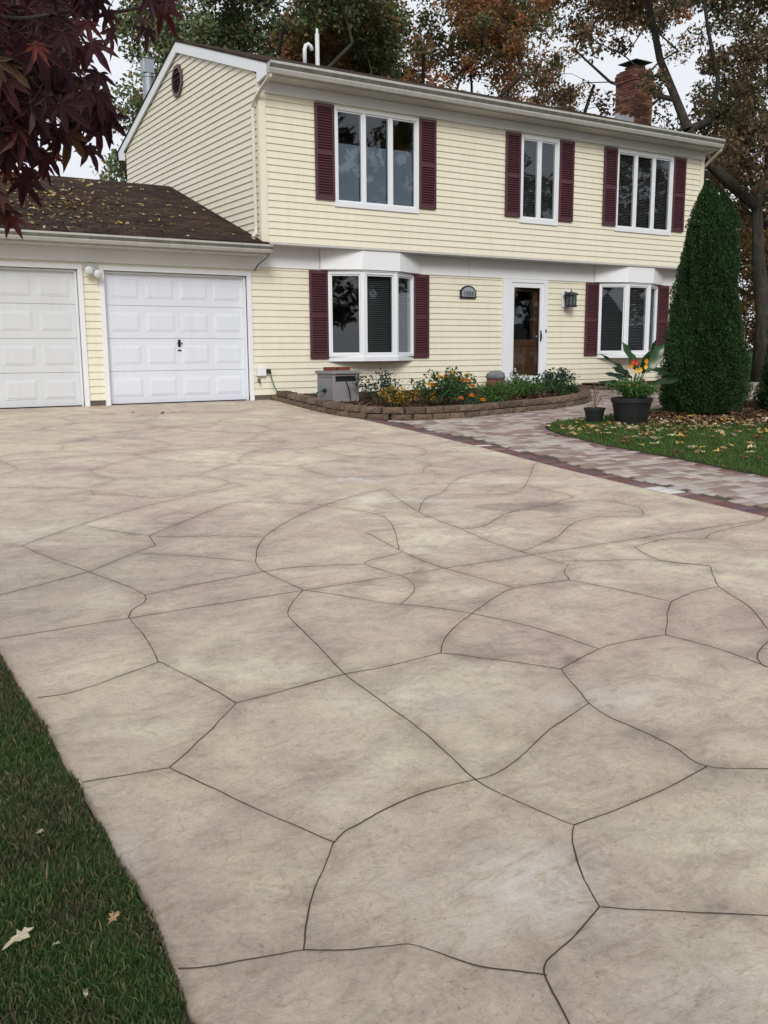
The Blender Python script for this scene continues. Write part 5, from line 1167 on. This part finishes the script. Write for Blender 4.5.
# small dense drift that cannot be counted, on the roof and on the lawn
def drift(name,n,fx,label,size=.03,mat='drift'):
    xs=[];ys=[];zs=[];
    while len(xs)<n:
        x,y,z,ok=fx()
        if ok: xs.append(x);ys.append(y);zs.append(z)
    o=chips(name,np.array(xs),np.array(ys),np.array(zs),size,M[mat],label,'leaf litter',(.45,.95)); return o
M['drift']=islandmat('leaf_drift',[(0,(.13,.08,.04)),(.35,(.26,.17,.07)),(.7,(.40,.29,.12)),(1,(.50,.42,.25))],.8,.1)
def fx1():
    x=random.gauss(3.8,.75); y=random.gauss(16.8,1.15); return x,y,groofz(y)+.022,(2.4<x<6.8 and GE<y<19)
drift('roof_leaf_drift',900,fx1,'drift of small yellow leaves on the left part of the garage roof',.020)
def fx2():
    x=random.uniform(8.8,13.5); y=random.gauss(9.25-.1*(x-9),.45); return x,y,gz(y)+.03,inpoly(x,y,ISLAND)
drift('lawn_leaf_drift',700,fx2,'band of small dead leaves between the mulch and the grass',.020)
# near leaves in the left grass and others on the drive, walk
def bigleaf(x,y,kind,s,label,rz,pts):
    mb=MB(); n=len(pts); zc=gz(y)+.03; c=math.cos(rz);s_=math.sin(rz)
    V=[(x,y,zc+.012)]+[(x+(a*c-b*s_)*s,y+(a*s_+b*c)*s,zc+.006+.02*abs(a)*abs(b)+random.uniform(0,.010)) for a,b in pts]; mb.add(V,[(0,1+i,1+(i+1)%n) for i in range(n)])
    return tag(mb.build('fallen_leaf',M['fl_'+kind],None,smooth=False),label,'fallen leaf')
OAKL=[(1,0),(.7,.12),(.72,.42),(.42,.2),(.3,.5),(.05,.2),(-.25,.42),(-.35,.12),(-.8,.05),(-1.1,.0),(-.8,-.05),(-.4,-.15),(-.2,-.4),(.08,-.2),(.35,-.45),(.45,-.18),(.75,-.35),(.72,-.1)]
p=G(20,953); bigleaf(p[0],p[1],'cream',.045,'large cream lobed leaf in the grass at the lower left',.5,OAKL)
p=G(114,933); bigleaf(p[0],p[1],'tan',.030,'curled reddish tan leaf in the grass near the drive edge',.9,OAKL)
p=G(87,1010); bigleaf(p[0],p[1],'cream',.014,'tiny white fleck of leaf at the bottom of the grass',1.2,OAKL)
p=G(57,960); bigleaf(p[0],p[1],'pale',.012,'tiny pale petal in the grass right of the cream leaf',.2,OAKL)
p=G(41,845); bigleaf(p[0],p[1],'cream',.012,'small white speck in the grass above the tan leaf',.2,OAKL)
for k,(px,py,kd,lb) in enumerate(((133,413,'tan','tan leaf on the drive in front of the right garage door'),(163,414,'brown','brown leaf on the drive before the right garage door handle'),(474,417,'cream','small pale leaf on the walk by the middle of the block wall'),(506,417,'pale','small pale leaf on the walk below the green ground cover'))):
    x,y=G(px,py); o=dropleaf(x,min(y,14.9),gz(min(y,14.9))+.004,kd,1.0,(0,-SL,1),lb,None)
# ------------------------------------------------------------------ across the street (seen mirrored in the windows)
nb=empty('neighbour_house',(28,-26,gz(-9)),'grey sided low house across the street','house')
zz=gz(-9); m=MB(); m.box(17,40,-36,-26,zz,zz+3.0); m.build('wall',M['nbwall'],nb); m=MB(); m.prism([(16.4,-25.4,zz+2.9),(16.4,-36.6,zz+2.9),(16.4,-31,zz+5.6)],(24.2,0,0)); m.build('roof',M['nbroof'],nb)
for a in (19,24,31,36): m=MB(); m.box(a,a+1.4,-26.05,-26.001,zz+.9,zz+2.2); m.build('window',M['vinyl'],nb); 
for lx_,lbn in ((-33,'long grey house across the street, opposite the garage'),(29,'long grey house farthest along the street')):
    copy_tree(nb,(28+lx_,-26,gz(-9)),0,lbn)
for i,(x,y,h,cr,lb,sd) in enumerate(((-9,-21,5,(5,4,6),'oak at the left end of the street',47),(44,8,5,(5,5,6),'oak beyond the side yard on the right',48),(50,15,5,(5,5,6),'oak deep in the neighbouring yard on the right',49),(40,1,5,(5,5,6),'oak beside the street on the far right',50),(25,-19,5,(5.5,4,6.0),'oak across the street before the grey house',41),(34,-20,6,(5.5,4,6.5),'second oak across the street, past the grey house door',42),(43,-19,5,(5.5,4,6.3),'oak across the street at the far corner of the grey house',43),(52,-20,6,(5.5,4,6.5),'oak far along the street to the right',44),(61,-20,5,(5.5,4,6.2),'last oak along the street',45),(6,-22,5,(5,4,6),'oak across the street opposite the garage',46))):
    tree('street_tree',(x,y,zz),simple_trunk(x,y,zz,h),limbs_for(x,y,zz+h,cr[2]*.8,cr[0],5,sd),(x,y,zz+h+4),cr,170,45,.22,M['oak_russet' if i%2 else 'oak_dark'],lb,group='oaks across the street',seed=sd,thr=-.12,clr=.9)
# ------------------------------------------------------------------ camera, light, sky
cd=bpy.data.cameras.new('camera'); cam=bpy.data.objects.new('camera',cd); COL.objects.link(cam)
cd.sensor_fit='VERTICAL'; cd.sensor_height=36; cd.lens=F/1024*36; cd.clip_end=2000; cd.clip_start=.05
mw=Matrix(((r_.x,u_.x,-fw.x,EYE.x),(r_.y,u_.y,-fw.y,EYE.y),(r_.z,u_.z,-fw.z,EYE.z),(0,0,0,1))); cam.matrix_world=mw
SC.camera=cam
SE,SA_=R(30),R(208)      # veiled sun behind the photographer, to the left
sd=bpy.data.lights.new('sun','SUN'); sd.energy=1.5; sd.angle=R(20); sd.color=(1,.97,.93); so_=bpy.data.objects.new('sun',sd); COL.objects.link(so_)
dirv=Vector((math.sin(SA_)*math.cos(SE),math.cos(SA_)*math.cos(SE),math.sin(SE))); so_.rotation_euler=dirv.to_track_quat('Z','Y').to_euler(); so_.location=dirv*50
w=bpy.data.worlds.new('World'); SC.world=w; w.use_nodes=True; nt=w.node_tree; nt.nodes.clear()
sky=N(nt,'ShaderNodeTexSky',sky_type='NISHITA'); sky.sun_disc=False; sky.sun_elevation=SE; sky.sun_rotation=SA_; sky.air_density=1.5; sky.dust_density=4
hsv=N(nt,'ShaderNodeHueSaturation'); hsv.inputs['Saturation'].default_value=.35; L(nt,sky.outputs[0],hsv.inputs['Color'])
tc=N(nt,'ShaderNodeTexCoord'); cl_=noise_(nt,1.6,5,.55,.3,tc.outputs['Generated'])
cloud=ramp(nt,[(.3,(7.0,7.3,7.9)),(.7,(8.2,8.4,8.9))],cl_)
mx=mul(nt,hsv.outputs[0],cloud,.88,'MIX'); bg=N(nt,'ShaderNodeBackground'); bg.inputs[1].default_value=.10; L(nt,mx,bg.inputs[0])
out=N(nt,'ShaderNodeOutputWorld'); L(nt,bg.outputs[0],out.inputs[0])
SC.view_settings.view_transform='Standard'; SC.view_settings.look='None'; SC.view_settings.exposure=.22; SC.view_settings.gamma=1
SC.render.engine='CYCLES'; SC.cycles.max_bounces=6; SC.cycles.transparent_max_bounces=12; SC.cycles.use_denoising=True
